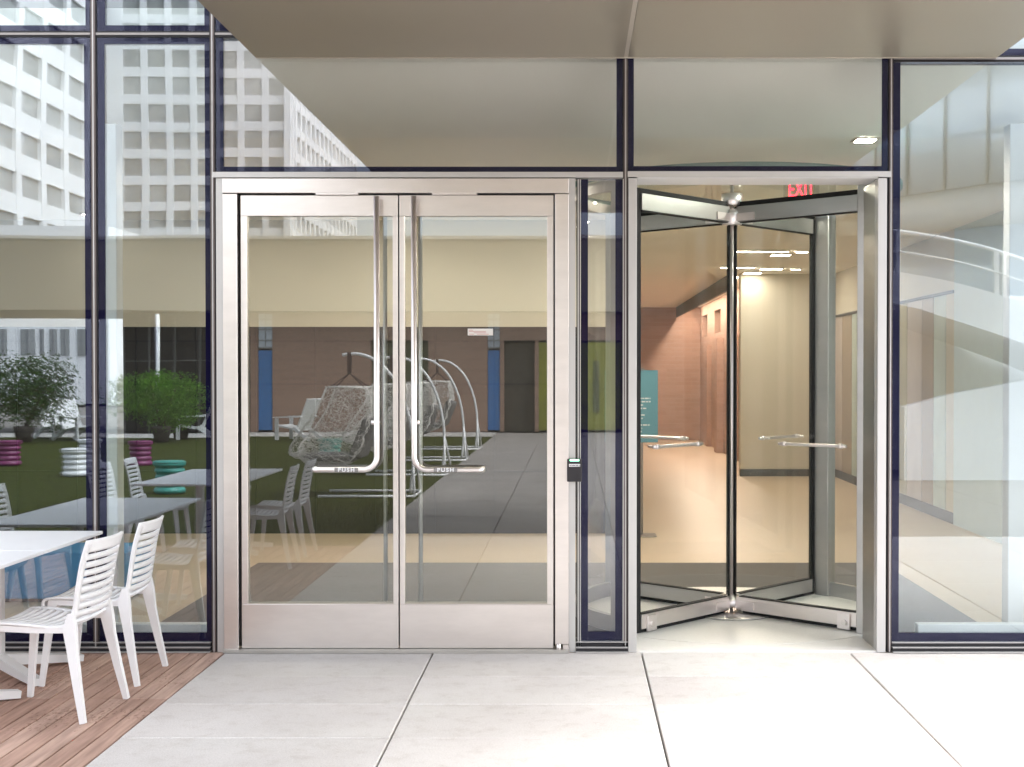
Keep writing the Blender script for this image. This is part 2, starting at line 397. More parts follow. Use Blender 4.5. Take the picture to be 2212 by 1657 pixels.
# ------------------------------------------------------------------ ground, paving, deck, lawn
struct(MB().box(-400, 400, -500, 60, -.5, -.12).build('ground', soil))
struct(MB().box(-2.05, 14, -28.2, 0.0, -.1, -.030).build('path_bed', joint_m))
xs = [-.816 - 1.21 + 1.21 * k for k in range(0, 14)]
ys = [-.02 - .605 * k for k in range(0, 47)]
for j0, j1, m_, nm, lab in ((0, 9, paver, 'path', 'white concrete paver path in front of the doors'), (9, 46, paver_dimmed, 'path', 'greyer paver path beside the lawn, darkened against the open sky light')):
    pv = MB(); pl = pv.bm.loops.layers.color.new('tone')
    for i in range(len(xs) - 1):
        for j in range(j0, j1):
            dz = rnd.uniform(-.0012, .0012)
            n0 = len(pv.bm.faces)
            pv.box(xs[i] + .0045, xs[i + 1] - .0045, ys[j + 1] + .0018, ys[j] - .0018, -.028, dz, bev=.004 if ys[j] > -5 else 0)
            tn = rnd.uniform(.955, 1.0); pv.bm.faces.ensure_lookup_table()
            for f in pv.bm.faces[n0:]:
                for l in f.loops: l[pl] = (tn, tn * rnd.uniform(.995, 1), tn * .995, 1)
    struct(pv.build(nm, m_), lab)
struct(MB().box(-9.6, -2.045, -4.75, -.01, -.1, -.032).build('deck_bed', joint_m))
dk = MB(); tl = dk.bm.loops.layers.color.new('tone')
bw = .098; nb = int((9.6 - 2.03) / bw)
for k in range(nb):
    x1 = -2.03 - bw * k; x0 = x1 - bw + .0085
    ycuts = [-.015, -1.12, -2.35, -3.55, -4.74]
    for a, b in zip(ycuts, ycuts[1:]):
        n0 = len(dk.bm.faces)
        dk.box(x0, x1, b + .003, a - .002, -.03, rnd.uniform(-.0015, .0008), bev=.002)
        t = min(1, max(0, rnd.gauss(.45, .17)))
        dk.bm.faces.ensure_lookup_table()
        for f in dk.bm.faces[n0:]:
            for l in f.loops: l[tl] = (t, t, t, 1)
struct(dk.build('deck', deck_m), 'reddish brown plank deck beside the path')
lw = MB(); nx, ny = 44, 60
P = [[(-30 + 27.97 * i / nx, -26 + 21.24 * j / ny, -.012 + .02 * noise.noise(Vector((i * .7, j * .7, 0)))) for i in range(nx + 1)] for j in range(ny + 1)]
struct(lw.grid(P).build('lawn', lawn_m))
gb = MB()
for i in range(9000):
    gx = -2.08 - abs(rnd.gauss(0, 4.5)); gy = rnd.uniform(-20, -4.8) if rnd.random() < .5 else rnd.uniform(-9, -4.8)
    if gx < -16: continue
    h = rnd.uniform(.02, .05); a = rnd.uniform(0, 6.28); w = .004
    v = [gb.bm.verts.new(p) for p in ((gx - w * math.cos(a), gy - w * math.sin(a), -.01), (gx + w * math.cos(a), gy + w * math.sin(a), -.01), (gx + rnd.uniform(-.02, .02), gy + rnd.uniform(-.02, .02), h))]
    gb.bm.faces.new(v)
o = gb.build('grass', lawn_m, normals=False); o['kind'] = 'stuff'; o['label'] = 'short grass blades on the green lawn'
struct(MB().box(-34, -2.06, -28.2, -26.0, -.1, .0).build('cross_path', path_m))

# ------------------------------------------------------------------ glazing helpers
GY0, GY1 = .0, .026
def pane(parent, x0, x1, z0, z1, fl, fr, fb, ft, gm):
    g = B(x0, x1, GY0, GY1, z0, z1).build('glass_pane', gm[0], parent)
    g.data.materials.append(gm[1])
    for p in g.data.polygons: p.material_index = 1 if p.normal.y > .5 else 0
    f = MB(); a, b = GY0 + .006, GY0 + .018
    if fl: f.box(x0 + .001, x0 + fl, a, b, z0 + .001, z1 - .001)
    if fr: f.box(x1 - fr, x1 - .001, a, b, z0 + .001, z1 - .001)
    if fb: f.box(x0 + fl + .0005, x1 - fr - .0005, a, b, z0 + .001, z0 + fb)
    if ft: f.box(x0 + fl + .0005, x1 - fr - .0005, a, b, z1 - ft, z1 - .001)
    if len(f.bm.verts): f.build('frit_border', frit_m, g)
    return g
def mull_v(parent, x, z0, z1, w=.034):
    o = MB().box(x - w * .36, x + w * .36, -.012, .12, z0, z1).build('mullion', mull_m, parent)
    MB().box(x - w * .09, x + w * .09, -.0155, -.0125, z0, z1).build('cover_strip', alu, o)
    MB().box(x - w * .56, x - w * .37, -.006, .10, z0, z1).box(x + w * .37, x + w * .56, -.006, .10, z0, z1).build('gasket', gasket, o)
    return o
def mull_h(parent, x0, x1, z, w=.03):
    o = MB().box(x0, x1, -.012, .11, z - w * .22, z + w * .22).build('transom_bar', alu_dark, parent)
    MB().box(x0, x1, -.005, .09, z - w * .6, z - w * .23).box(x0, x1, -.005, .09, z + w * .23, z + w * .6).build('gasket', gasket, o)
    return o
def sill_track(parent, x0, x1, ztop):
    s = MB(); s.box(x0, x1, -.05, .12, .003, .0085).box(x0, x1, -.036, .12, .028, .033).box(x0, x1, -.02, .12, ztop - .0055, ztop - .001)
    o = s.build('sill_track', alu, parent)
    MB().box(x0 + .001, x1 - .001, -.030, .12, .009, .0275).box(x0 + .001, x1 - .001, -.012, .12, .0335, ztop - .006).build('gasket', gasket, o)
    return o
px = 1 / 372.0
ZG = fz(1386)
# ---- left curtain wall
cwl = thing('glass_curtain_wall', 'tall blue-tinted glass curtain wall rising beside the wooden deck', 'glass wall')
g_ = .018
lefts = [XL_END, XL_END + (XM1 - XL_END) / 3, XL_END + 2 * (XM1 - XL_END) / 3, XM1, XM2]
for a, b in zip(lefts, lefts[1:]):
    frl = .058 if b != XM2 else .03
    pane(cwl, a + g_, b - g_, ZG, ZT - g_, .045 if a != XM1 else .04, frl if b != XM1 else .04, .050, .035, glass_wall)
    pane(cwl, a + g_, b - g_, ZT + g_, ZTOP, .045, .03, .035, .04, glass_wall)
    mull_h(cwl, a + .017, b - .017, ZT)
for a in lefts: mull_v(cwl, a, .0, ZTOP, .034 if a != XM2 else .03)
sill_track(cwl, XL_END, XM2 - .02, ZG)
# ---- right curtain wall
cwr = thing('glass_curtain_wall', 'pale glass curtain wall beside the revolving door, reflecting a white ramp', 'glass wall')
rights = [XR, XR + 2.05, XR + 3.6, XR_END]
for a, b in zip(rights, rights[1:]):
    pane(cwr, a + .012, b - .018, ZG, ZC - .02, .045, .04, .048, .0, glass_wall)
    pane(cwr, a + .012, b - .018, ZC + .02, ZTOP, .045, .04, .04, .04, glass_wall)
    mull_h(cwr, a + .017, b - .017, ZC)
for a in rights: mull_v(cwr, a, .0, ZTOP, .026)
sill_track(cwr, XR + .015, XR_END, ZG)
# ---- transom windows and the sidelight
tw1 = thing('transom_window', 'wide fixed window above the double door, reflecting the canopy and a tower', 'window')
pane(tw1, XM2 + .014, XMID - .016, fz(372.5), ZT - .02, .045, .036, .034, .0, glass_transom)
pane(tw1, XM2 + .014, XMID - .016, ZT + .02, ZTOP, .045, .036, .034, .0, glass_transom)
tw2 = thing('transom_window', 'fixed window above the revolving door, showing a ceiling downlight inside', 'window')
pane(tw2, XMID + .014, XR - .014, fz(371), ZT - .02, .034, .034, .033, .0, glass_transom)
pane(tw2, XMID + .014, XR - .014, ZT + .02, ZTOP, .034, .034, .033, .0, glass_transom)
for t, a, b in ((tw1, XM2, XMID), (tw2, XMID, XR)): mull_h(t, a + .017, b - .017, ZT)
MB().box(XM2 + .008, fx(1345), -.035, .12, fz(385), fz(373.2)).build('sill_strip', alu, tw1)
MB().box(XMID + .012, fx(1920) - .002, -.035, .12, fz(384), fz(371.8)).build('sill_strip', alu, tw2)
mull_v(tw2, XMID, .0, ZTOP, .030)
sl = thing('sidelight_window', 'narrow full height window between the double door and the revolving door', 'window')
x0, x1 = fx(1254.5), fx(1345)
pane(sl, x0, x1, ZG + .004, fz(387), .042, .042, .052, .0, glass_transom)
fl = MB(); fl.box(x0 - .018, x0 - .011, -.012, .1, .02, fz(387)).box(x0 - .005, x0 - .0005, -.012, .1, .02, fz(387)).box(x1 + .0005, x1 + .005, -.012, .1, .02, fz(387))
fo = fl.build('window_frame', alu, sl)
MB().box(x0 - .0245, x0 - .0185, -.006, .09, .02, fz(387)).box(x0 - .0105, x0 - .0055, -.006, .09, .02, fz(387)).build('gasket', gasket, fo)
sill_track(sl, fx(1243.5), fx(1356), ZG + .004)

# ------------------------------------------------------------------ double door
dd = thing('double_door', 'pair of stainless steel framed glass doors with tall pull bars', 'door')
JL0, JL1, JL2 = fx(470), fx(485), fx(516)
JR0, JR1, JR2 = fx(1199.2), fx(1228.5), fx(1243)
ZH0, ZH1 = fz(418.5), fz(387)
fr = MB()
fr.box(JL1, JL2, -.03, .15, 0.002, ZH0 - .004, bev=.002).box(JR0, JR1, -.03, .15, 0.05, ZH0 - .004, bev=.002).box(JL1 - .001, JR1 + .001, -.034, .15, ZH0, ZH1, bev=.002)
fr.box(JR0 + .045, JR1, -.0295, .15, .002, .048)
fr.build('door_frame', steel, dd)
B(JL0, JL1 - .0015, -.02, .14, .002, fz(386)).build('outer_post', alu, dd)
B(JR1 + .0015, JR2, -.02, .14, .002, fz(386)).build('outer_post', alu, dd)
MB().box(JL1, JR1, -.055, .2, .002, fz(1400.5)).build('threshold', mat('threshold_metal', (.46, .44, .41), .45, .6, .1, 3), dd)
MB().box(JL2 + .0005, fx(521.6), .02, .1, .03, ZH0 - .001).box(fx(1195.6), JR0 - .0005, .02, .1, .03, ZH0 - .001).box(JL2, JR0, .02, .1, ZH0 - .012, ZH0 - .001).box(fx(860.6), fx(863.2), .03, .07, .03, ZH0 - .013).build('door_gap_seal', gasket, dd)
ZD0, ZD1, ZRT, ZRB = fz(1399.5), fz(422.5), fz(467), fz(1304.5)
def leaf(xa, xb, hinge_left):
    lf = MB().box(xa, xb, -.012, .04, ZRT, ZD1, bev=.0015)
    lf = lf.build('door_leaf', steel, dd)
    lf['label'] = 'top rail and body of the left hand glass leaf' if hinge_left else 'top rail and body of the right hand glass leaf'
    sw, mw = 13.5 * px, 11 * px
    a, b = (xa + sw, xb - mw) if hinge_left else (xa + mw, xb - sw)
    MB().box(xa, a, -.011, .04, ZRB, ZRT - .0008, bev=.0015).box(b, xb, -.011, .04, ZRB, ZRT - .0008, bev=.0015).build('stile', steel, lf)
    MB().box(xa, xb, -.012, .04, ZD0, ZRB - .0008, bev=.0015).build('kick_plate', steel, lf)
    MB().box(a + .0005, b - .0005, .006, .020, ZRB + .0005, ZRT - .0015).build('glass', glass_door, lf)
    MB().box(a, b, .0215, .034, ZRB, ZRB + .008).box(a, b, -.008, .004, ZRB + .0005, ZRB + .006).build('glazing_bead', trim_m, lf)
    # L shaped pull and push bar outside
    s = 1 if hinge_left else -1
    hx = fx(818) if hinge_left else fx(898)
    ex = fx(691) if hinge_left else fx(1035)
    zt, zb, rr = fz(428), fz(1013), .075
    pts = [(hx, -.075, zt), (hx, -.075, zb + rr)]
    for k in range(1, 9):
        an = k / 8 * math.pi / 2
        pts.append((hx - s * rr * (1 - math.cos(an)), -.075, zb + rr - rr * math.sin(an)))
    pts.append((ex, -.075, zb))
    for k in range(1, 6):
        an = k / 5 * math.pi / 2
        pts.append((ex - s * .022 * math.sin(an), -.075 + .022 * (1 - math.cos(an)), zb))
    pts.append((ex - s * .022, -.010 if False else -.02, zb))
    pb = MB().tube(pts, .0165, 16).build('push_bar', chrome, lf)
    kx = hx + (-.02 if hinge_left else .02)
    MB().tube([(hx, -.075, fz(912)), (hx, .006, fz(912))], .008, 10).build('standoff', chrome, pb)
    MB().tube([(hx, -.075, zt - .03), (hx, -.011, zt - .03)], .008, 10).build('standoff', chrome, pb)
    MB().tube([(hx, -.072, fz(912)), (kx - s * .012, -.072, fz(912))], .013, 12).build('lock_knob', chrome, pb)
    xp = (fx(728) + fx(779)) / 2 if hinge_left else (fx(940) + fx(991)) / 2
    MB().box(xp - .068, xp + .068, -.0935, -.080, zb - .0125, zb + .0125, bev=.002).build('push_plate', mat('push_plate_grey', (.26, .25, .245), .5, .3), pb)
    text('push_lettering', 'PUSH', .030, white_print, pb, (xp, -.0942, zb), sx=1.1)
    ix = fx(827.5) if hinge_left else fx(904.5)
    MB().tube([(ix, .095, ZRB - .10), (ix, .095, ZD1 - .05)], .0125, 12).tube([(ix, .095, ZRB - .05), (ix, .041, ZRB - .05)], .008, 8).tube([(ix, .095, ZD1 - .08), (ix, .041, ZD1 - .08)], .008, 8).build('pull_handle', alu, lf)
    ca, cb = (fx(685), fx(777)) if hinge_left else (fx(935), fx(1032))
    MB().box(ca, cb, -.033, -.013, ZD1 + .001, ZD1 + .0125).build('closer_arm', chrome, lf)
leaf(fx(522), fx(860.4), True)
leaf(fx(863.6), fx(1195.4), False)
MB().tube([(fx(1207), -.02, .004), (fx(1207), -.02, .052)], .014, 14).build('pivot', steel, dd)

# notice taped to the right leaf and the card reader
nt_ = thing('paper_notice', 'small white paper notice with red print on the right door glass', 'notice')
MB().box(fx(1010.5), fx(1065), .0028, .0052, fz(724.5), fz(710)).build('sheet', paper_m, nt_)
ln = MB()
for y, a, b in ((712.8, 1013, 1022), (715.5, 1013, 1050), (718.6, 1024, 1050), (721.6, 1013, 1024), (721.6, 1030, 1056)): ln.box(fx(a), fx(b), .0018, .0026, fz(y + .8), fz(y))
ln.build('print', red_print, nt_)
cr = thing('card_reader', 'small black card reader with a green light on the door jamb', 'card reader')
ca, cb, cz0, cz1 = fx(1225), fx(1257), fz(1039), fz(990.5)
MB().box(ca, cb, -.058, -.021, cz0, cz1, bev=.004, seg=2).build('housing', black_plastic, cr)
MB().box(ca + .017, cb - .017, -.0605, -.050, cz1 - .011, cz1 - .002, bev=.001).build('status_light', green_lit, cr)
lt = MB(); xx = ca + .011
while xx < cb - .014:
    w = rnd.uniform(.0035, .0065); lt.box(xx, xx + w, -.0592, -.057, cz1 - .036 - rnd.choice((0, .002)), cz1 - .0275); xx += w + .0012
lt.box(ca + .011, cb - .011, -.0592, -.057, cz1 - .0435, cz1 - .040)
lt.build('lettering', white_print, cr)

# ------------------------------------------------------------------ revolving door
rd = thing('revolving_door', 'four wing glass revolving door in a pale metal portal', 'revolving door')
RX0, RX1 = fx(1375), fx(1893)
RC = Vector((1.062, 1.22, 0)); RR = 1.0
ZP = fz(386)
B(fx(1357), RX0, -.03, .47, .002, ZP, bev=.002).build('portal_post', alu, rd)
B(RX1, fx(1912), -.03, .04, .002, ZP, bev=.002).build('portal_post', alu, rd)
MB().box(RX0 + .001, RX1 - .001, -.028, .26, fz(386), fz(384.5)).build('portal_soffit', white_steel, rd)
MB().box(RX1 + .0005, RX1 + .05, .042, .36, .002, ZP - .002, bev=.003).build('portal_return', steel_drum, rd)
HH = 2.735
dw = None
a0 = math.acos((RX1 - .01 - RC.x) / RR)
for side in (1, -1):
    th0, th1 = (-R(43), R(43)) if side == 1 else (R(180 - 43), R(180 + 43))
    rows_o, rows_i = [], []
    n = 26
    gl = MB()
    P1 = [[(RC.x + (RR + .035) * math.cos(th0 + (th1 - th0) * k / n), RC.y + (RR + .035) * math.sin(th0 + (th1 - th0) * k / n), z) for k in range(n + 1)] for z in (.11, HH + .02)]
    P2 = [[(RC.x + (RR + .047) * math.cos(th0 + (th1 - th0) * k / n), RC.y + (RR + .047) * math.sin(th0 + (th1 - th0) * k / n), z) for k in range(n + 1)] for z in (.11, HH + .02)]
    gl.grid(P1).grid(P2)
    dg = gl.build('drum_wall', glass_clear, rd)
    for z0, z1 in ((.012, .11), (HH + .02, HH + .09)):
        rl = MB()
        for rr_, sgn in ((RR + .02, 1), (RR + .06, 1)):
            rl.grid([[(RC.x + rr_ * math.cos(th0 + (th1 - th0) * k / n), RC.y + rr_ * math.sin(th0 + (th1 - th0) * k / n), z) for k in range(n + 1)] for z in (z0, z1)])
        for z in (z0, z1):
            rl.grid([[(RC.x + r_ * math.cos(th0 + (th1 - th0) * k / n), RC.y + r_ * math.sin(th0 + (th1 - th0) * k / n), z) for k in range(n + 1)] for r_ in (RR + .02, RR + .06)])
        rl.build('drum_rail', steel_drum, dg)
    ps = MB()
    for k, th in enumerate((th0, th1)):
        c = Vector((RC.x + (RR + .04) * math.cos(th), RC.y + (RR + .04) * math.sin(th), 0))
        ps.box(-.045, .045, -.06, .06, .012, HH + .09, bev=.004, mtx=Matrix.Translation(c) @ Matrix.Rotation(th, 4, 'Z'))
    ps.build('drum_post', steel_drum, dg)
glass_lid_m = glass('lid_glass', .03, (.93, .97, .95), r1=.22)
lid = MB().lathe([(.001, HH + .10), (RR + .10, HH + .10), (RR + .10, HH + .118), (.001, HH + .118)], (RC.x, RC.y), 64, smooth=False).build('glass_lid', glass_lid_m, rd)
MB().lathe([(RR + .085, HH + .092), (RR + .112, HH + .092), (RR + .112, HH + .13), (RR + .085, HH + .13), (RR + .085, HH + .092)], (RC.x, RC.y), 64, cap=False).build('lid_rim', mat('teal_glass_edge', (.10, .25, .22), .3), lid)
def polar(a, r, off, z): return Vector((RC.x + r * math.cos(a) - off * math.sin(a), RC.y + r * math.sin(a) + off * math.cos(a), z))
for q in range(4):
    a = R(-42.5 + 90 * q)
    M = Matrix.Translation(RC) @ Matrix.Rotation(a, 4, 'Z')
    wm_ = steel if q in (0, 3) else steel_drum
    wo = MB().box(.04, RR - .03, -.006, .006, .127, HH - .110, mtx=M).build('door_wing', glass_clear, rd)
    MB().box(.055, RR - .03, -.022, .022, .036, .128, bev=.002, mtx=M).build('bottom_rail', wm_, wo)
    MB().box(.05, RR - .03, -.022, .022, HH - .108, HH - .004, bev=.002, mtx=M).build('top_rail', steel_drum, wo)  # darker steel colour imitates the dark canopy reflected in the rail
    MB().box(RR - .0295, RR + .012, -.012, .012, .02, HH - .002, mtx=M).box(.05, RR + .01, -.010, .010, HH - .0035, HH + .028, mtx=M).box(.1, RR + .01, -.010, .010, .014, .0355, mtx=M).box(.08, RR - .03, -.0235, .0235, .1285, .1335, mtx=M).box(.08, RR - .03, -.0235, .0235, HH - .1135, HH - .1085, mtx=M).box(.027, .038, -.006, .006, .127, HH - .11, mtx=M).build('brush_seal', black_rubber, wo)
    hz = 1.165
    s = 1 if q in (1, 3) else -1
    y_ = .065 * (1 if q % 2 else -1)
    p0, p1 = M @ Vector((.44, y_, hz)), M @ Vector((.90, y_, hz))
    hb = MB().tube([M @ Vector((.42, y_, hz)), p0, p1, M @ Vector((.92, y_, hz))], .011, 10)
    for rr_ in (.46, .88): hb.tube([M @ Vector((rr_, y_, hz)), M @ Vector((rr_, 0, hz))], .008, 8); hb.tube([M @ Vector((rr_ - .014, y_, hz)), M @ Vector((rr_ + .014, y_, hz))], .016, 10)
    hb.build('push_bar', chrome, wo)
    if q in (0, 3):
        lk = MB(); lk.box(RR - .15, RR - .055, -.034 if q == 0 else .023, -.023 if q == 0 else .034, .016, .118, bev=.002, mtx=M)
        lk = MB(); sy = -1 if q == 0 else -1
        # lock plate sits on the street side of both front wings
        side_y = -.03 if q == 0 else .03
        side_y = -.03 if (M.to_3x3() @ Vector((0, -1, 0))).y < 0 else .03
        lk.box(RR - .16, RR - .07, min(side_y * .75, side_y * 1.25), max(side_y * .75, side_y * 1.25), .018, .118, bev=.002, mtx=M)
        lko = lk.build('floor_lock', chrome, wo)
        MB().tube([M @ Vector((RR - .105, side_y * 1.2, .062)), M @ Vector((RR - .105, side_y * 1.7, .062))], .017, 14).build('lock_cylinder', steel, lko) if False else MB().tube([M @ Vector((RR - .105, side_y * 1.2, .062)), M @ Vector((RR - .105, side_y * 1.8, .062))], .017, 14).build('lock_cylinder', steel, wo)
MB().tube([(RC.x, RC.y, .02), (RC.x, RC.y, HH + .18)], .0115, 12).build('centre_shaft', chrome, rd)
for pr_ in ([(.045, .05), (.062, .056), (.062, .098), (.05, .105), (.03, .13), (.012, .135)], [(.06, HH + .005), (.072, HH + .012), (.072, HH + .085), (.06, HH + .09)], [(.05, HH - .125), (.066, HH - .12), (.066, HH - .045), (.06, HH - .02)]):
    MB().lathe(pr_, (RC.x, RC.y), 32).build('hub_collar', chrome, rd)
for q in range(4):
    M = Matrix.Translation(RC) @ Matrix.Rotation(R(-42.5 + 90 * q), 4, 'Z')
    for za in (.05, HH - .1):
        for ya in (-.03, .0225): B_ = MB().box(.05, .2, ya, ya + .0075, za, za + .05, mtx=M).build('hub_bracket', chrome, rd)
MB().lathe([(.001, .013), (.30, .013), (.31, .017), (.30, .021), (.001, .022)], (RC.x, RC.y), 48).build('floor_plate', steel_drum, rd)
MB().lathe([(.001, .010), (RR + .06, .010), (RR + .06, .0125), (.001, .0125)], (RC.x, RC.y), 72, smooth=False).build('drum_floor', white_floor, rd)
struct(MB().box(RX0 - .02, RX1 + .02, -.018, .75, -.02, .0098).build('threshold_floor', white_floor))

# ------------------------------------------------------------------ canopy
cp = thing('entrance_canopy', 'flat beige metal entrance canopy projecting over both doors', 'canopy')
CX0, CX1, CY = fx(555, 130), fx(2150, 130), -7.55
CJ = fx(1352, 130)
MB().box(CX0, CJ - .012, CY, -.035, ZC, ZC + .06).box(CJ + .012, CX1, CY, -.035, ZC, ZC + .06).build('soffit_panel', soffit_m, cp)
MB().box(CJ - .0115, CJ + .0115, CY, -.035, ZC + .002, ZC + .05).box(CX0, CX1, -.034, -.022, ZC - .004, ZC + .05).build('trim_strip', trim_m, cp)
MB().box(CX0 + .02, CX1 - .02, CY + .02, -.05, ZC + .061, ZC + .55).build('roof', soffit_m, cp)
MB().box(CX0 + .05, CX1 - .05, -.03, .12, ZC + .051, ZC + .35).build('back_beam', gasket, cp)

# ------------------------------------------------------------------ building shell and interior
ZI = 3.15
bs = thing('entrance_building', 'upper storey and flat roof of the glass fronted building', 'building')
MB().box(XL_END - .3, XR_END + .3, -.02, 32, ZTOP + .001, ZTOP + .6).build('roof', concrete_w, bs)
MB().box(XL_END - .3, XL_END - .03, -.02, 32, 0, ZTOP).build('end_wall', concrete_w, bs)
MB().box(XR_END + .03, XR_END + .3, -.02, 32, 0, ZTOP).build('end_wall', concrete_w, bs)
MB().box(XL_END, XR_END, 31.6, 32, 0, ZTOP).build('rear_wall', concrete_w, bs)
MB().box(XL_END, XR_END, 6, 6.2, ZI + .5, ZTOP - .001).build('upper_partition', grey_paint, bs)
struct(MB().box(XL_END, XR_END, .03, 31.5, -.1, 0).build('floor', terrazzo), 'polished beige terrazzo lobby floor')
ce = MB().box(XL_END, XR_END, .95, 31.5, ZI, ZI + .3); struct(ce.build('ceiling', beige_ceiling))
cv = []
for k in range(19):
    t_ = math.pi / 2 * k / 18
    cv.append((.135 + .815 * (1 - math.cos(t_)), ZI + .62 * (1 - math.sin(t_))))
cvm = MB().grid([[(XL_END, y_, z_), (XR_END, y_, z_)] for y_, z_ in cv])
struct(cvm.build('ceiling_edge', cove_m))
tag(MB().box(-2.68, 2.62, .20, 3.6, .001, .006).build('entrance_mat', carpet_m), 'wide grey carpet mat inside both doors', 'mat')
dwl = thing('partition_wall', 'interior wall, dark panels below and cream paint above, facing the double door', 'wall')
MB().box(XL_END, .45, 5.7, 5.95, 0, 2.08).build('dark_panelling', dark_panel, dwl)
pj = MB()
for z in (.62, 1.02, 1.5, 1.93): pj.box(XL_END, .45, 5.688, 5.6995, z, z + .012)
for k in range(14): pj.box(.4 - .6 * k, .409 - .6 * k, 5.689, 5.6996, 0, 2.08)
pj.build('panel_joint', gasket, dwl)
MB().box(XL_END, .45, 5.69, 5.95, 2.0805, ZI - .001).build('upper_wall', cream_wall, dwl)
MB().box(.25, .449, 5.96, 24, 0, ZI - .001).build('return_wall', cream_wall, dwl)
rw = thing('cream_wall', 'plain cream wall with a dark skirting behind the revolving door', 'wall')
MB().box(2.6, XR_END - .1, 13.1, 13.3, 0, ZI - .001).build('wall_face', cream_wall, rw)
MB().box(2.59, 4.0, 13.085, 13.0995, 0, .11).build('skirting', dark_skirting, rw)
bk = thing('brick_wall', 'pinkish brick corridor wall washed by warm light', 'wall')
bw_ = MB(); zz = ZI - .001
bw_.box(.45, 3.3, 24, 24.3, 0, zz).box(3.0, 3.3, 13.31, 23.999, 0, 2.44).box(3.0, 3.3, 13.31, 23.999, 2.92, zz)
for a, b in ((13.31, 19.6), (20.8, 22.3), (23.5, 23.999)): bw_.box(3.0, 3.3, a, b, 2.441, 2.919)
bw_.box(2.9, 2.999, 21.4, 21.9, 0, 2.2).box(2.86, 2.999, 19.0, 19.5, 0, 2.3).box(2.9, 2.999, 16.6, 17.1, 0, 2.3)
bw_.build('wall_face', brick_in, bk)
MB().box(3.2, 3.29, 19.61, 20.79, 2.45, 2.91).box(3.2, 3.29, 22.31, 23.49, 2.45, 2.91).build('niche_back', dark_skirting, bk)
iw = thing('side_wall', 'pale side wall with coloured glazing inside the right curtain glass', 'wall')
MB().box(4.05, 4.2, .3, 6.5, 0, ZI - .001).build('wall_face', pale_wall, iw)
MB().box(4.05, 4.2, 6.501, 13.09, 2.5, ZI - .001).build('upper_wall', cream_wall, iw)
MB().box(4.03, 4.2, 6.501, 13.09, 2.47, 2.499).build('head_trim', dark_skirting, iw)
cols = [(.50, .47, .36), (.48, .58, .54), (.34, .27, .2), (.52, .46, .43), (.44, .42, .3), (.3, .31, .25), (.58, .55, .46), (.38, .34, .32), (.45, .36, .32)]
yy = 6.51; k = 0
while yy < 13.0:
    w = rnd.choice((.35, .5, .7)); w = min(w, 13.08 - yy)
    c = cols[k % len(cols)]
    MB().box(4.06, 4.15, yy, yy + w - .02, .12, 2.469).build('coloured_panel', mat('panel_tint', c, .35, var=.1, scale=2), iw); yy += w; k += 1
MB().box(4.05, 4.19, 6.51, 13.08, .0, .119).build('base_trim', dark_skirting, iw)
bn = thing('blue_bench', 'low blue upholstered bench inside the left curtain glass', 'bench')
MB().box(-6.6, -3.15, 1.63, 2.2, .03, .358, bev=.012, seg=2).build('upholstery', blue_fabric, bn)
MB().box(-6.55, -3.2, 1.68, 2.15, .0, .03).build('plinth', dark_skirting, bn)
for X, lab in ((-2.85, 'slim white steel post inside the glass wall by the deck'), (2.72, 'slim white steel post inside the glass wall right of the revolving door')):
    t = thing('steel_post', lab, 'post', (X, .5, 0), group='white posts behind the glass')
    MB().box(-.05, .05, -.06, .06, .012, ZI - .001, bev=.006, seg=2).build('shaft', white_steel, t)
    MB().box(-.09, .09, -.1, .1, .0, .0115).build('base_plate', white_steel, t)
for a, b, lab in ((XL_END, XM2 - .03, 'white interior sill behind the left curtain glass'), (XR + .2, 4.04, 'white interior sill behind the right curtain glass')):
    tag(MB().box(a, b, .125, .2, 0.001, .137, bev=.004).build('interior_sill', white_plastic), lab, 'sill')
# lamps
def downlight(X, Y, lab, s=.16, lm=None):
    t = thing('downlight', lab, 'ceiling light', (X, Y, ZI), group='square downlights in the lobby ceiling')
    MB().box(-s / 2, s / 2, -s / 2, s / 2, -.012, -.006).build('diffuser', lm or lamp_lit, t)
    MB().box(-s / 2 - .02, s / 2 + .02, -s / 2 - .02, -s / 2 - .001, -.014, -.001).box(-s / 2 - .02, s / 2 + .02, s / 2 + .001, s / 2 + .02, -.014, -.001).box(-s / 2 - .02, -s / 2 - .001, -s / 2, s / 2, -.014, -.001).box(s / 2 + .001, s / 2 + .02, -s / 2, s / 2, -.014, -.001).build('bezel', trim_m, t)
def on_ceiling(x, y):
    d = ray(x, y); t = (ZI - CAM.z) / d.z; p = CAM + d * t
    return p.x, p.y
p = on_ceiling(1869, 300); downlight(p[0], p[1], 'square downlight seen through the transom above the revolving door', .12, lamp_hot)
p = on_ceiling(1686, 550); downlight(p[0], p[1], 'square downlight nearer the revolving door, seen between its wings', .24, lamp_soft)
p = on_ceiling(1625, 589); downlight(p[0], p[1], 'square downlight farther down the lobby, just left of its pair', .26, lamp_soft)
p = on_ceiling(187, 461); downlight(p[0], p[1], 'tiny downlight showing through the left curtain glass', .07)
for X, Y, lab in ((-1.9, 2.7, 'added unseen square downlight above the mat behind the left door leaf'), (-.3, 2.7, 'added unseen square downlight above the mat behind the right door leaf'), (1.4, 2.7, 'added unseen square downlight above the mat behind the revolving door'), (-2.72, 2.7, 'added unseen square downlight behind the left jamb of the double door'),
                  (-3.2, 4.5, 'added unseen square downlight in front of the dark panelling, by the bench'), (-1.6, 4.5, 'added unseen square downlight in front of the dark panelling, behind the doors'), (.2, 4.5, 'added unseen square downlight in front of the end of the dark panelling'), (1.35, 4.6, 'added unseen square downlight in the lobby behind the revolving door drum'), (.95, 6.2, 'added square downlight, behind the wing rail, deeper in the lobby beside the end of the cream wall')):
    downlight(X, Y, lab, .15 if X < -2.5 else .22)  # added lamps that brighten the lobby, tucked behind door head, jambs and rails
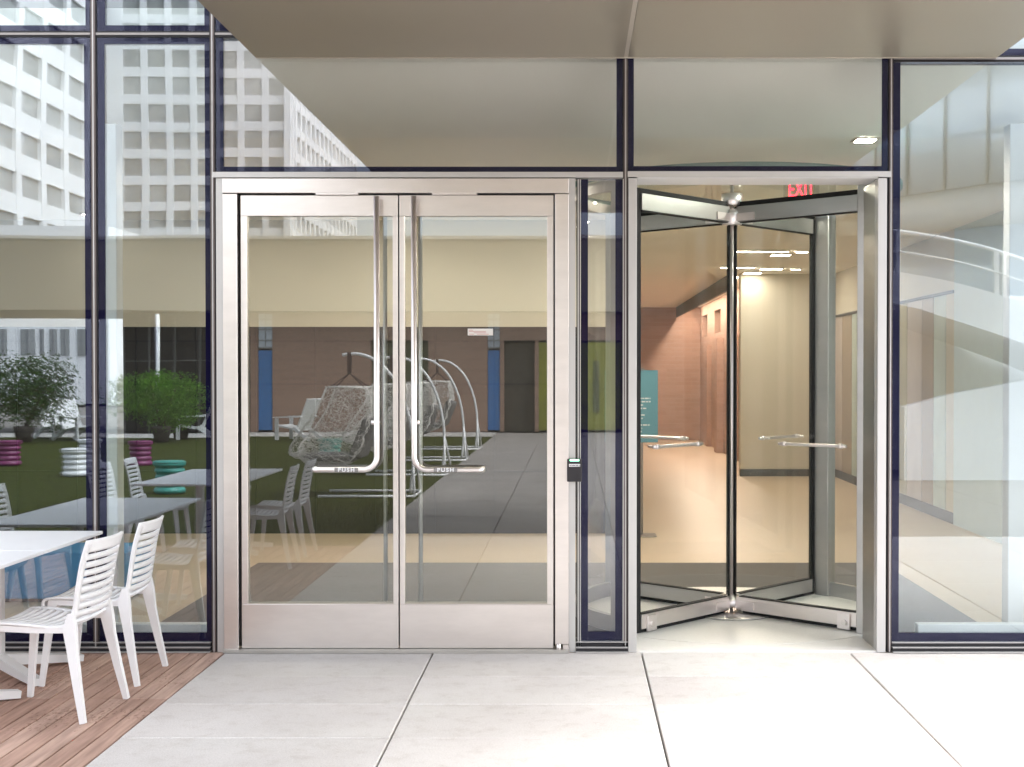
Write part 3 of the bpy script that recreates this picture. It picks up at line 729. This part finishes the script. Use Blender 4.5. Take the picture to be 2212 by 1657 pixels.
def strip(xa, xb, y, lab):
    a = on_ceiling(xa, y); b = on_ceiling(xb, y)
    t = thing('strip_light', lab, 'ceiling light', (0, 0, ZI), group='linear lights across the lobby ceiling')
    MB().box(a[0], b[0], a[1] - .05, a[1] + .05, -.012, -.004).build('diffuser', strip_lit, t)
    MB().box(a[0] - .02, b[0] + .02, a[1] - .07, a[1] - .051, -.014, -.001).box(a[0] - .02, b[0] + .02, a[1] + .051, a[1] + .07, -.014, -.001).build('bezel', trim_m, t)
strip(1592, 1703, 542, 'long linear light, front row of the lobby ceiling')
strip(1722, 1744, 543, 'short linear light beside the front row')
strip(1560, 1628, 577, 'linear light of the middle row, left piece')
strip(1645, 1690, 580, 'linear light of the middle row, centre piece')
strip(1712, 1728, 581, 'shortest linear light of the middle row')
# wall washing spot for the brick (its slot is the bright line at the top of the brick)
t = thing('slot_light', 'linear slot lamp washing the brick corridor wall', 'ceiling light', (0, 0, ZI))
MB().box(2.55, 2.64, 13.8, 23.6, -.012, -.004).build('diffuser', emis('slot_lamp_warm', (1, .82, .68), 17), t)
MB().box(2.42, 2.46, 13.4, 23.9, -.24, -.001).build('lip', dark_skirting, t)
# EXIT sign
p = at(1731, 411, 2.75)
es = thing('exit_sign', 'lit red EXIT sign hanging inside above the revolving door', 'exit sign', (p.x, p.y, p.z))
text('exit_lettering', 'EXIT', .165, red_lit, es, (0, -.006, 0), ext=.002, sx=.62)
MB().box(-.14, .14, -.001, .005, -.09, .10).build('panel', glass('exit_panel', .03, (.9, .9, .9)), es)
MB().box(-.15, .15, -.02, .02, .101, .13).tube([(0, 0, .13), (0, 0, ZI - p.z - .001)], .008, 8).build('mount', alu, es)
# poster on a stand
ps = thing('poster_stand', 'teal poster with white text on a slim floor stand', 'poster stand', (.60, 5.5, 0))
MB().box(-.29, .235, -.012, .012, .93, 1.645).build('poster', poster_m, ps)
pt = MB()
rr0 = random.Random(3)
for k in range(11):
    z = 1.36 - .033 * k
    if k in (4, 7): continue
    xx = -.10
    e = .19 - rr0.uniform(0, .12)
    while xx < e:
        w = rr0.uniform(.015, .045); pt.box(xx, min(xx + w, e), -.0145, -.0125, z, z + .012); xx += w + .008
pt.build('print', white_print, ps)
MB().tube([(.08, .02, .015), (.08, .02, 1.66)], .010, 10).box(.06, .1, -.02, .012, 1.646, 1.665).build('pole', alu_dark, ps)
MB().box(-.06, .22, -.12, .14, 0.001, .014, bev=.003).build('base', alu_dark, ps)

# ------------------------------------------------------------------ tables and chairs
def make_table(lab, grp):
    t = thing('cafe_table', lab, 'table', group=grp)
    MB().box(-.423, .423, -.423, .423, .703, .722, bev=.004, seg=2).build('tabletop', white_table, t)
    MB().box(-.2, .2, -.2, .2, .694, .7025).box(-.03, .03, -.03, .03, .03, .693, bev=.006).build('column', white_steel, t)
    f = MB()
    for k in range(4):
        a = R(42 + 90 * k if k % 2 == 0 else 48 + 90 * k - 0)
        c, s = math.cos(a), math.sin(a)
        f.bar([(c * .03, s * .03, .075), (c * .22, s * .22, .05), (c * .46, s * .46, .022)], [(.06, .06), (.05, .058), (.036, .056)])
    f.build('foot', white_steel, t)
    return t
G_T = 'white square cafe tables on the deck'
TX, TX2 = -3.112, -3.15
t0 = make_table('white square table pushed close to the glass wall', G_T); t0.location = (TX, -.56, 0)
dup(t0, (TX, -1.415, 0), 0, 'white square table butted against the one by the glass', G_T)
dup(t0, (TX2, -3.47, 0), 0, 'white square table in the row by the lawn, half nearer the glass', G_T)
dup(t0, (TX2, -4.33, 0), 0, 'white square table at the deck edge beside the lawn', G_T)
dup(t0, (-5.6, -1.0, 0), R(2), 'white square table alone at the far end of the deck', G_T)

def spline(pts, n):
    out = []
    P = [Vector((*p, 0)) for p in pts]
    for i in range(len(P) - 1):
        p0, p1, p2, p3 = P[max(i - 1, 0)], P[i], P[i + 1], P[min(i + 2, len(P) - 1)]
        for k in range(n):
            t = k / n
            out.append(.5 * ((2 * p1) + (p2 - p0) * t + (2 * p0 - 5 * p1 + 4 * p2 - p3) * t * t + (3 * p1 - p0 - 3 * p2 + p3) * t ** 3))
    out.append(P[-1]); return out
PROF = spline([(.232, .392), (.248, .424), (.225, .450), (.12, .452), (-.02, .440), (-.115, .437), (-.165, .462), (-.185, .52), (-.200, .62), (-.222, .74), (-.252, .842)], 12)
ARC = [0]
for a, b in zip(PROF, PROF[1:]): ARC.append(ARC[-1] + (b - a).length)
def prof_at(s):
    s = max(0, min(ARC[-1], s))
    for i in range(len(ARC) - 1):
        if ARC[i + 1] >= s:
            f = (s - ARC[i]) / max(1e-9, ARC[i + 1] - ARC[i]); return PROF[i].lerp(PROF[i + 1], f)
    return PROF[-1]
S_J = ARC[6 * 12]          # where the seat turns into the back
def shell_pt(s, t):
    p = prof_at(s); L = ARC[-1]
    hw = .222 - .022 * min(1, s / S_J) - (.004 * (s - S_J) / (L - S_J) if s > S_J else 0)
    c = 1 - t * t
    back = max(0, min(1, (s - S_J + .06) / .12))
    return Vector((p.x - .030 * c * back + .004 * (1 - back) * 0, t * hw, p.y - .013 * c * (1 - back)))
def strip_grid(m, s0, s1, t0, t1, ns, nt):
    m.grid([[shell_pt(s0 + (s1 - s0) * i / ns, t0 + (t1 - t0) * j / nt) for j in range(nt + 1)] for i in range(ns + 1)])
def chair_shell(s0, s1, solid0, solid1):
    m = MB(); E = .86
    ns = max(4, int((s1 - s0) / .012))
    strip_grid(m, s0, s1, -1, -E, ns, 1); strip_grid(m, s0, s1, E, 1, ns, 1)
    pitch, wslat = .0385, .0245
    if solid0 > 0: strip_grid(m, s0, s0 + solid0, -E, E, 5, 10)
    s = s0 + solid0 + (pitch - wslat) * .9
    while s + wslat < s1 - solid1:
        strip_grid(m, s, s + wslat, -E, E, 2, 10); s += pitch
    strip_grid(m, s, s1, -E, E, 5, 10)
    bmesh.ops.remove_doubles(m.bm, verts=m.bm.verts, dist=.0006)
    return m
def make_chair(lab, grp):
    t = thing('slatted_chair', lab, 'chair', group=grp)
    o = chair_shell(0, S_J - .001, .10, .005).build('seat', white_plastic, t); mod(o, 'SOLIDIFY', thickness=.013, offset=0)
    o = chair_shell(S_J + .012, ARC[-1], .0, .055).build('backrest', white_plastic, t); mod(o, 'SOLIDIFY', thickness=.013, offset=0)
    for sy in (-1, 1):
        MB().bar([(.195, sy * .200, .440), (.208, sy * .208, .36), (.228, sy * .222, .18), (.248, sy * .236, 0)], [(.05, .028), (.036, .028), (.031, .026), (.025, .024)], up=(1, 0, 0)).build('leg', white_plastic, t)
        MB().bar([(-.175, sy * .196, .50), (-.170, sy * .199, .43), (-.185, sy * .206, .33), (-.215, sy * .222, .17), (-.250, sy * .240, 0)], [(.03, .022), (.062, .028), (.046, .03), (.036, .028), (.026, .025)], up=(1, 0, 0)).build('leg', white_plastic, t)
        MB().bar([(.21, sy * .203, .432), (.02, sy * .199, .423), (-.15, sy * .197, .425)], [(.028, .016)] * 3).build('seat_rail', white_plastic, t)
    return t
G_C = 'white slatted cafe chairs around the deck tables'
ch0 = make_chair('white slatted chair at the table corner nearest the paved path', G_C)
ch0.location = (-2.50, -1.335, 0); ch0.rotation_euler = (0, 0, R(180 - 5))
for x, y, a, lab in (
    (-2.51, -.62, 180, 'white slatted chair closest to the glass wall and the door frame'),
    (-2.60, -3.46, 180 - 3, 'white slatted chair at the lawn side tables, nearer the doors'),
    (-2.60, -4.18, 180, 'white slatted chair at the deck edge, back towards the path'),
    (-3.86, -3.72, 8, 'white slatted chair across the lawn side table, facing the path'),
    (-3.80, -4.42, -4, 'white slatted chair at the deck corner by the lawn, facing the path'),
    (-3.78, -.60, 0, 'white slatted chair between the glass wall table and the deck end'),
    (-3.80, -1.42, 6, 'white slatted chair on the inner side of the two joined tables'),
    (-5.05, -1.05, 176, 'white slatted chair at the lone far table, back to the doors')):
    dup(ch0, (x, y, 0), R(a), lab, G_C)

# ------------------------------------------------------------------ lawn furniture
def spool(m, lab, loc):
    t = thing('spool_stool', lab, 'stool', loc, group='ribbed plastic spool stools on the lawn')
    pr = []; n = 5
    for k in range(n * 6 + 1):
        z = .43 * k / (n * 6); u = (k % 6) / 6
        waist = .185 + .035 * ((z - .2) / .215) ** 2 * 1.0
        pr.append((waist * (.90 + .14 * abs(math.sin(math.pi * u))), z))
    pr[-1] = (.215, .43); pr.insert(-1, (.222, .418))
    MB().lathe(pr, n=36).build('body', m, t)
    MB().lathe([(.001, .431), (.20, .431), (.198, .437), (.001, .437)], n=36).build('seat_top', m, t)
    return t
for x, y, Y, m, c in ((366, 1064, -10.3, teal_m, 'teal ribbed spool stool beside the tables'), (303, 1004, -15.7, purple_m, 'magenta ribbed spool stool in front of the shrub'), (17, 1003, -15.6, purple_m, 'magenta ribbed spool stool farthest along the lawn'),
                      (160, 1028, -13.2, white_steel, 'white ribbed spool stool between the magenta ones, nearer'), (192, 1000, -16.2, white_steel, 'white ribbed spool stool between the magenta ones, farther back'), (712, 1000, -16.0, teal_m, 'teal ribbed spool stool behind the hanging chairs')):
    p = mir(x, y, Y); spool(m, c, (p.x, Y, .0))

def wire_sheet(P, prob=.06):
    m = MB(); rows, colsn = len(P), len(P[0])
    V = [[m.bm.verts.new(p) for p in row] for row in P]
    for i in range(rows - 1):
        for j in range(colsn - 1):
            if rnd.random() < prob: continue
            q = (V[i][j], V[i][j + 1], V[i + 1][j + 1], V[i + 1][j])
            if rnd.random() < .5: m.bm.faces.new((q[0], q[1], q[2])); m.bm.faces.new((q[0], q[2], q[3]))
            else: m.bm.faces.new((q[0], q[1], q[3])); m.bm.faces.new((q[1], q[2], q[3]))
    return m
def make_egg(lab, grp):
    t = thing('hanging_chair', lab, 'hanging chair', group=grp)
    f = MB()
    # runners, cross tie and A-shaped mast that curves over to the left
    f.tube([(-1.25, -.4, .02), (0, -.4, .02), (0, .4, .02), (-1.25, .4, .02)], .02, 8)
    arc = [(-.10, 0, .02 + .0), (-.06, 0, .5), (-.10, 0, .95), (-.20, 0, 1.3), (-.36, 0, 1.6), (-.58, 0, 1.80), (-.80, 0, 1.875), (-1.0, 0, 1.86)]
    sp = spline([(a[0], a[2]) for a in arc], 5)
    f.tube([(p.x, 0, p.y) for p in sp], .022, 8)
    f.tube([(0, -.4, .02), (-.065, 0, .62)], .018, 8).tube([(0, .4, .02), (-.065, 0, .62)], .018, 8)
    f.build('stand', white_steel, t)
    MB().box(-.93, -.88, -.03, .03, 1.62, 1.90).tube([(-.905, 0, 1.62), (-1.14, -.25, 1.42)], .008, 6).tube([(-.905, 0, 1.62), (-1.14, .25, 1.42)], .008, 6).tube([(-.905, 0, 1.62), (-.66, -.22, 1.42)], .008, 6).tube([(-.905, 0, 1.62), (-.66, .22, 1.42)], .008, 6).build('strap', rope_dark, t)
    back = spline([(-.66, 1.43), (-.60, 1.15), (-.63, .85), (-.74, .58), (-.95, .42), (-1.3, .42), (-1.62, .56)], 5)
    front = spline([(-1.15, 1.44), (-1.22, 1.25), (-1.33, 1.05), (-1.45, .88), (-1.56, .74), (-1.62, .66), (-1.64, .585)], 5)
    n = len(back)
    def jit(): return Vector((rnd.uniform(-.025, .025), rnd.uniform(-.012, .012), rnd.uniform(-.025, .025)))
    wid = lambda u: .27 + .17 * math.sin(math.pi * min(1, .15 + u * .8))
    bk_ = [[Vector((back[i].x, wid(i / (n - 1)) * (2 * j / 14 - 1), back[i].y)) + jit() for j in range(15)] for i in range(n)]
    m = wire_sheet(bk_, .10)
    sides = []
    for sy in (-1, 1):
        sd_ = [[Vector((back[i].x * (1 - j / 10) + front[i].x * j / 10, sy * (wid(i / (n - 1)) + .06 * math.sin(math.pi * j / 10) - .02 * j / 10), back[i].y * (1 - j / 10) + front[i].y * j / 10)) + jit() for j in range(11)] for i in range(n)]
        w2 = wire_sheet(sd_, .16); me = bpy.data.meshes.new('t'); w2.bm.to_mesh(me); w2.bm.free(); m.bm.from_mesh(me)
    o = m.build('basket', woven, t, normals=False); mod(o, 'WIREFRAME', thickness=.0105, use_even_offset=False)
    e = MB()
    for sy in (-1, 1):
        e.tube([(p.x, sy * (wid(i / (n - 1)) - .02), p.y) for i, p in enumerate(front)], .013, 6)
    e.tube([(back[-1].x, y, back[-1].y) for y in (-.3, 0, .3)], .013, 6).tube([(back[0].x, -.27, 1.43), (back[0].x, .27, 1.43)], .013, 6)
    e.tube([(-1.15, -.25, 1.44), (-.66, -.27, 1.43)], .013, 6).tube([(-1.15, .25, 1.44), (-.66, .27, 1.43)], .013, 6)
    e.build('basket_rim', woven, o)
    MB().box(-1.5, -.78, -.33, .33, .46, .56, bev=.04, seg=3).box(-.02, .16, -.32, .32, 0, .55, bev=.05, seg=3, mtx=Matrix.Translation((-.86, 0, .54)) @ Matrix.Rotation(R(22), 4, 'Y')).build('cushion', cushion_m, t)
    return t
G_E = 'hanging basket chairs in a row along the path'
eg = make_egg('white woven hanging chair, first in the row from the deck', G_E); eg.location = (-2.07, -10.0, -.01)
dup(eg, (-2.0, -13.6, -.01), R(2), 'white woven hanging chair, second in the row from the deck', G_E)
dup(eg, (-1.98, -17.1, -.01), R(-2), 'white woven hanging chair, third in the row from the deck', G_E)
dup(eg, (-1.98, -20.6, -.01), R(1), 'white woven hanging chair, last in the row, near the brick building', G_E)

def make_lounge(lab, grp):
    t = thing('lounge_chair', lab, 'lounge chair', group=grp)
    MB().bar([(.35, 0, .34), (-.2, 0, .24)], [(.04, .56)] * 2, up=(0, 0, 1)).build('seat', white_steel, t)
    MB().bar([(-.18, 0, .24), (-.5, 0, .98)], [(.035, .6), (.035, .66)], up=(1, 0, 0)).build('backrest', white_steel, t)
    for sy in (-1, 1):
        MB().bar([(.34, sy * .32, 0), (.34, sy * .32, .52)], [(.09, .04)] * 2, up=(1, 0, 0)).build('leg', white_steel, t)
        MB().bar([(-.55, sy * .31, 0), (-.1, sy * .31, .3)], [(.08, .04)] * 2, up=(1, 0, 0)).build('leg', white_steel, t)
        MB().bar([(.42, sy * .33, .54), (-.34, sy * .33, .56)], [(.03, .12)] * 2).build('armrest', white_steel, t)
    return t
G_L = 'white lounge chairs by the far path'
p = mir(640, 950, -24.3)
lo = make_lounge('white slat lounge chair in front of the brick building', G_L); lo.location = (p.x, p.y, 0); lo.rotation_euler = (0, 0, R(200))
for x, Y, a, lab in ((420, -25.2, 170, 'white slat lounge chair right of the rounded shrub'), (165, -24.6, 30, 'white slat lounge chair between the two shrubs'), (122, -25.3, 40, 'white slat lounge chair beside the dark shrub')):
    p = mir(x, 945, Y); dup(lo, (p.x, Y, 0), R(a), lab, G_L)

def make_shrub(lab, loc, r, h, z0, m, n, seed):
    q = random.Random(seed)
    t = thing('potted_shrub', lab, 'shrub', loc)
    MB().lathe([(.16, 0), (.22, .3), (.24, .36), (.21, .37)], n=24).build('pot', pot_m, t)
    tr = MB()
    for k in range(5):
        a = q.uniform(0, 6.28); rr = r * .6
        tr.tube([(0, 0, .3), (math.cos(a) * rr * .3, math.sin(a) * rr * .3, z0 + h * .3), (math.cos(a) * rr, math.sin(a) * rr, z0 + h * .7)], .02, 6, rs=[.035, .022, .008])
    tr.build('trunk', bark, t)
    c = MB()
    lumps = [(Vector((q.uniform(-.55, .55) * r, q.uniform(-.55, .55) * r, z0 + h * q.uniform(.3, .8))), q.uniform(.3, .5) * r) for _ in range(16)]
    for i in range(n):
        cc, lr = q.choice(lumps)
        d = Vector((q.gauss(0, 1), q.gauss(0, 1), q.gauss(0, 1))).normalized() * lr * q.uniform(.55, 1.1); d.z *= .8
        p_ = cc + d
        u = Vector((q.gauss(0, 1), q.gauss(0, 1), q.gauss(0, .6))).normalized(); v = u.orthogonal().normalized()
        L = q.uniform(.045, .09); w = L * .3
        vs = [c.bm.verts.new(x_) for x_ in (p_ - u * L * .5, p_ + v * w, p_ + u * L * .5, p_ - v * w)]
        c.bm.faces.new(vs)
    c.build('crown', m, t, normals=False)
p = mir(350, 940, -24.0); make_shrub('bright green rounded shrub in a pot by the far path', (p.x, -24, 0), 1.3, 1.7, .12, green_leaf, 11000, 1)
p = mir(50, 940, -23.6); make_shrub('darker feathery shrub in a pot at the far lawn corner', (p.x, -23.6, 0), 1.4, 1.8, .1, dark_leaf, 9000, 2)
p = mir(-190, 940, -24.0); make_shrub('loose green shrub in a pot beyond the lone table', (p.x, -24, 0), 1.1, 1.5, .45, green_leaf, 4500, 3)
p = mir(392, 940, -25.4); make_shrub('small low shrub in a brown pot beside the lounge chair', (p.x, -25.4, 0), .35, .45, .4, green_leaf, 700, 4)
p = mir(338, 940, -25.6)
fp = thing('lamp_post', 'thin white lamp post behind the bright green shrub', 'lamp post', (p.x, -25.7, 0))
MB().tube([(0, 0, .02), (0, 0, 3.05)], .045, 12).build('pole', white_steel, fp); MB().lathe([(.12, 0), (.12, .02), (.06, .05)], n=20).build('base', white_steel, fp)

# ------------------------------------------------------------------ buildings behind the camera
bb = thing('brick_building', 'low brown brick building with blue doors across the lawn', 'building')
YB = -28.3
def bx(x): return mir(x, 800, YB).x
def bz(y): return mir(1000, y, YB).z
XB0 = bx(540); zt = 3.22
holes = [(bx(557), bx(588)), (bx(800), bx(925)), (bx(1053), bx(1080)), (bx(1088), bx(1155)), (bx(1164), bx(1342))]
wl = MB(); edges = [XB0] + [v for h in holes for v in h] + [7.5]
for k in range(0, len(edges) - 1, 2): wl.box(edges[k], edges[k + 1], YB - .5, YB, 0, zt)
for a, b in holes: wl.box(a, b, YB - .5, YB, bz(735) if b - a > .5 else zt - .02, zt - .0)
wl.build('wall', brick_out, bb)
for k in (0, 2):
    a, b = holes[k]
    d = MB().box(a + .01, b - .01, YB - .1, YB - .02, .05, bz(757)).build('door', blue_panel, bb)
    w = MB().box(a + .01, b - .01, YB - .1, YB - .04, bz(751), zt - .03).build('window', sky_glass, bb)
    g = MB()
    for z in (bz(751), bz(735), bz(712), bz(690)): g.box(a + .01, b - .01, YB - .04, YB - .02, z - .02, z + .02)
    g.box((a + b) / 2 - .015, (a + b) / 2 + .015, YB - .039, YB - .025, bz(751), zt - .04).build('window_frame', frame_grey, w)
a, b = holes[1]; MB().box(a, b, YB - .45, YB - .35, 0, bz(735)).build('entrance_recess', darkgreen_m, bb)
MB().box(a + .1, a + .5, YB - .349, YB - .33, .6, 2.0).build('mural', recess_m, bb)
a, b = holes[3]; MB().box(a, b, YB - .45, YB - .35, 0, bz(735)).build('entrance_recess', recess_m, bb)
a, b = holes[4]; MB().box(a, b, YB - .12, YB - .03, .05, bz(740)).build('mural', yellow_m, bb)
MB().box(a + .42, a + .95, YB - .029, YB - .02, .06, 2.2).box(a + 1.45, a + 1.62, YB - .029, YB - .02, .5, 1.9).build('mural', darkgreen_m, bb)
MB().box(XB0, 7.5, YB - 8, YB - .51, 0, zt).build('body', recess_m, bb)
# dark glazed pavilion left of it
dp = thing('dark_pavilion', 'black glazed shopfront standing left of the brick building', 'building')
XP0 = bx(262)
MB().box(XP0, XB0 - .06, YB - 8, YB - .2, 0, 3.2).build('wall', mat('black_shopfront', (.012, .010, .010), .8, spec=.15), dp)
g = MB()
for k in range(6): X = XP0 + (XB0 - .1 - XP0) * k / 5; g.box(X, X + .04, YB - .199, YB - .15, 0, 3.08)
for z in (.9, 1.9): g.box(XP0 + .05, XB0 - .15, YB - .198, YB - .16, z, z + .03)
g.build('window_frame', dark_skirting, dp)
# elevated walkway slab in front of both
wkw = thing('elevated_walkway', 'long beige overhead walkway above the brick building', 'walkway')
MB().box(-34, 8.5, -34, -27.9, 3.24, 5.15).build('deck_slab', fascia_m, wkw)
MB().box(-34, 8.5, -28.1, -27.88, 5.152, 5.24).build('parapet_cap', trim_m, wkw)
cl = MB()
for X in (-33, -18.5, 8): cl.box(X, X + .45, -33, -32.5, 0, 3.239)
cl.build('column', concrete_w, wkw)
# white annex under / behind
an = thing('white_annex', 'low white building with dark windows beyond the lawn', 'building')
YA = -60
def ax(x): return mir(x, 800, YA).x
def az(y): return mir(100, y, YA).z
AX1 = ax(238)
MB().box(-60, AX1, YA - 10, YA, 0, 9).build('wall', concrete_w, an)
for a, b in ((-70, -40), (-28, -5), (0, 15), (45, 76), (86, 95), (107, 123), (131, 150), (168, 188)):
    f = MB().box(ax(a), ax(b), YA + .001, YA + .06, az(770), az(714)).build('window', win_dark, an)
    MB().box((ax(a) + ax(b)) / 2 - .03, (ax(a) + ax(b)) / 2 + .03, YA + .061, YA + .09, az(770), az(714)).build('frame', frame_grey, f)
# the white grid tower
tw = thing('white_tower', 'tall white concrete tower with a grid of square windows', 'building')
D = 180.0; YT = -(D - 7.79)
XTL, XTR = (262 - PX) / FPX * D, (626 - PX) / FPX * D
FH, NF = 3.56, 26
Z0 = 6.0
XW, YW0, YW1 = -46.5, -(129 - 7.79), -(92 - 7.79)      # nearer wing on the left, its face along the view
body = MB(); body.box(XTL - 40, XTR - .6, YT - 60, YT - .8, 0, Z0 + NF * FH).box(XW - 30, XW - .8, YW0, YW1, 0, Z0 + NF * FH)
grid_ = MB(); wins = []
nb = 7; bwid = (XTR - XTL) / nb
grid_.box(XTL - 3.5, XTL + .1, YT - .85, YT + .02, 0, Z0 + NF * FH)
for k in range(nb + 1):
    X = XTL + bwid * k; grid_.box(X - .43, X + .43, YT - .85, YT, 0, Z0 + NF * FH)
for f in range(NF + 1):
    z = Z0 + f * FH; grid_.box(XTL, XTR, YT - .85, YT - .1, z - .62, z + .62)
for k in range(nb):
    for f in range(NF): wins.append((0, XTL + bwid * k + .43, XTL + bwid * (k + 1) - .43, Z0 + f * FH + .62, Z0 + (f + 1) * FH - .62))
nl = 7; bl = (YW1 - YW0) / nl
for k in range(nl + 1):
    Y = YW0 + bl * k; grid_.box(XW - .85, XW + .0, Y - .55, Y + .55, 0, Z0 + NF * FH)
for f in range(NF + 1):
    z = Z0 - 1 + f * FH; grid_.box(XW - .85, XW - .1, YW0, YW1, z - .85, z + .85)
for k in range(nl):
    for f in range(NF): wins.append((1, YW0 + bl * k + .55, YW0 + bl * (k + 1) - .55, Z0 - 1 + f * FH + .85, Z0 - 1 + (f + 1) * FH - .85))
nr = 16; br_ = 3.4
for k in range(nr + 1):
    Y = YT - br_ * k; grid_.box(XTR - .65, XTR + .2, Y - .5, Y + .5, 0, Z0 + NF * FH)
for f in range(NF + 1):
    z = Z0 + f * FH; grid_.box(XTR - .65, XTR + .1, YT - br_ * nr, YT - .2, z - .6, z + .6)
for k in range(nr):
    for f in range(NF): wins.append((2, YT - br_ * (k + 1) + .5, YT - br_ * k - .5, Z0 + f * FH + .6, Z0 + (f + 1) * FH - .6))
body.build('core', concrete_w, tw); grid_.build('facade_grid', concrete_w, tw)
def win_box(m, w):
    s, a, b, z0, z1 = w
    if s == 0: m.box(a, b, YT - .79, YT - .3, z0, z1)
    elif s == 1: m.box(XW - .79, XW - .35, a, b, z0, z1)
    else: m.box(XTR - .59, XTR - .3, a, b, z0, z1)
front = [w for w in wins if w[0] == 0 and 16 < w[3] < 62][:100]
for w in front:
    m = MB(); win_box(m, w); m.build('window', win_dark, tw)
fs = set(front); m = MB()
for w in wins:
    if w not in fs: win_box(m, w)
o = m.build('upper_windows', win_dark, tw); o['kind'] = 'stuff'
# white curved ramp to the right
rp = thing('curved_ramp', 'white curved ramp with a glass railing right of the path', 'ramp')
YR = -12.0
def ramp_y(X): return YR - 1.6 * ((6.9 - X) / 3.0) ** 2 * .6
top = spline([(3.6, 3.42), (4.9, 3.12), (5.64, 2.95), (6.4, 2.73), (7.4, 2.35), (8.6, 1.75)], 8)
bot = spline([(3.6, 2.75), (4.9, 2.62), (5.62, 2.40), (6.6, 2.06), (7.4, 1.72), (8.6, 1.1)], 8)
def band(m, A, Bc, y_off, th):
    P = []
    for a, b in zip(A, Bc): P.append([(a.x, ramp_y(a.x) + y_off, a.y), (b.x, ramp_y(b.x) + y_off, b.y)])
    Q = [[(p[0], p[1] - th, p[2]) for p in r] for r in P]
    ring = [[r[0], r[1], q[1], q[0], r[0]] for r, q in zip(P, Q)]
    m.grid(ring, smooth=False)
band_m = MB(); band(band_m, top, bot, 0, .18); band_m.build('parapet', concrete_w, rp)
sl_ = MB()
sl_.grid([[(b.x, ramp_y(b.x) - .18, b.y + .02), (b.x + .3, ramp_y(b.x) - 2.6, b.y - .2), (b.x + .3, ramp_y(b.x) - 2.6, b.y - .02), (b.x, ramp_y(b.x) - .18, b.y + .2), (b.x, ramp_y(b.x) - .18, b.y + .02)] for b in bot], smooth=False)
sl_.build('slab', concrete_w, rp)
rail_top = [Vector((a.x, a.y + .62, 0)) for a in top]
gr_ = MB(); band(gr_, rail_top, top, -.08, .012); gr_.build('glass_panel', glass_clear, rp)
MB().tube([(a.x, ramp_y(a.x) - .09, a.y + .64) for a in top], .028, 8).tube([(a.x, ramp_y(a.x) - .04, a.y + .32) for a in top], .014, 8).build('handrail', white_steel, rp)
po = MB()
for X in (4.9, 6.25, 6.42, 7.6):
    a = min(top, key=lambda v: abs(v.x - X)); po.box(a.x - .035, a.x + .035, ramp_y(a.x) - .12, ramp_y(a.x) - .04, a.y - .02, a.y + .63)
po.build('post', white_steel, rp)
MB().prism([(5.0, 0), (9.6, 0), (9.6, 2.0), (5.7, 1.28), (5.0, 1.1)], YR - .75, YR - .45).build('base_wall', concrete_w, rp)
MB().box(4.6, 9.8, YR - 3.0, YR - 2.7, 0, 2.9).build('rear_wall', concrete_w, rp)  # pale wall added to brighten the shaded wedge under the slab
MB().box(4.6, 5.0, YR - 3.6, YR - 3.2, 0, 2.4).box(8.3, 8.7, YR - 2, YR - 1.6, 0, 1.2).build('column', concrete_w, rp)
# pale curved glass hall far right
gh = thing('glass_hall', 'pale curved glass hall with vertical fins far behind the ramp', 'building')
cx_, cy_, rh = 46, -100, 26
hl = MB(); fn = MB(); n = 48
for z0, z1, rr_ in ((0, 11.5, rh - 3), (14.2, 22, rh), ):
    hl.lathe([(rr_, z0), (rr_, z1)], (cx_, cy_), n)
hl.build('wall', sky_glass, gh)
MB().lathe([(rh - 3.2, 11.5), (rh - .4, 14.19)], (cx_, cy_), n).lathe([(rh + .3, 22.0), (rh + .3, 22.9)], (cx_, cy_), n).build('band', concrete_w, gh)
for k in range(n):
    a = 2 * math.pi * k / n
    fn.tube([(cx_ + (rh + .1) * math.cos(a), cy_ + (rh + .1) * math.sin(a), 14.2), (cx_ + (rh + .1) * math.cos(a), cy_ + (rh + .1) * math.sin(a), 22)], .12, 4)
fn.build('fin', frame_grey, gh)

# ------------------------------------------------------------------ render settings
sc.view_settings.view_transform = 'Standard'; sc.view_settings.look = 'None'
sc.view_settings.gamma = 1; sc.view_settings.use_curve_mapping = False
sc.view_settings.exposure = 2.42
cy = sc.cycles
cy.max_bounces = 10; cy.diffuse_bounces = 4; cy.glossy_bounces = 6; cy.transmission_bounces = 6; cy.transparent_max_bounces = 40
cy.caustics_reflective = False; cy.caustics_refractive = False
cy.sample_clamp_indirect = 6
cy.use_denoising = True
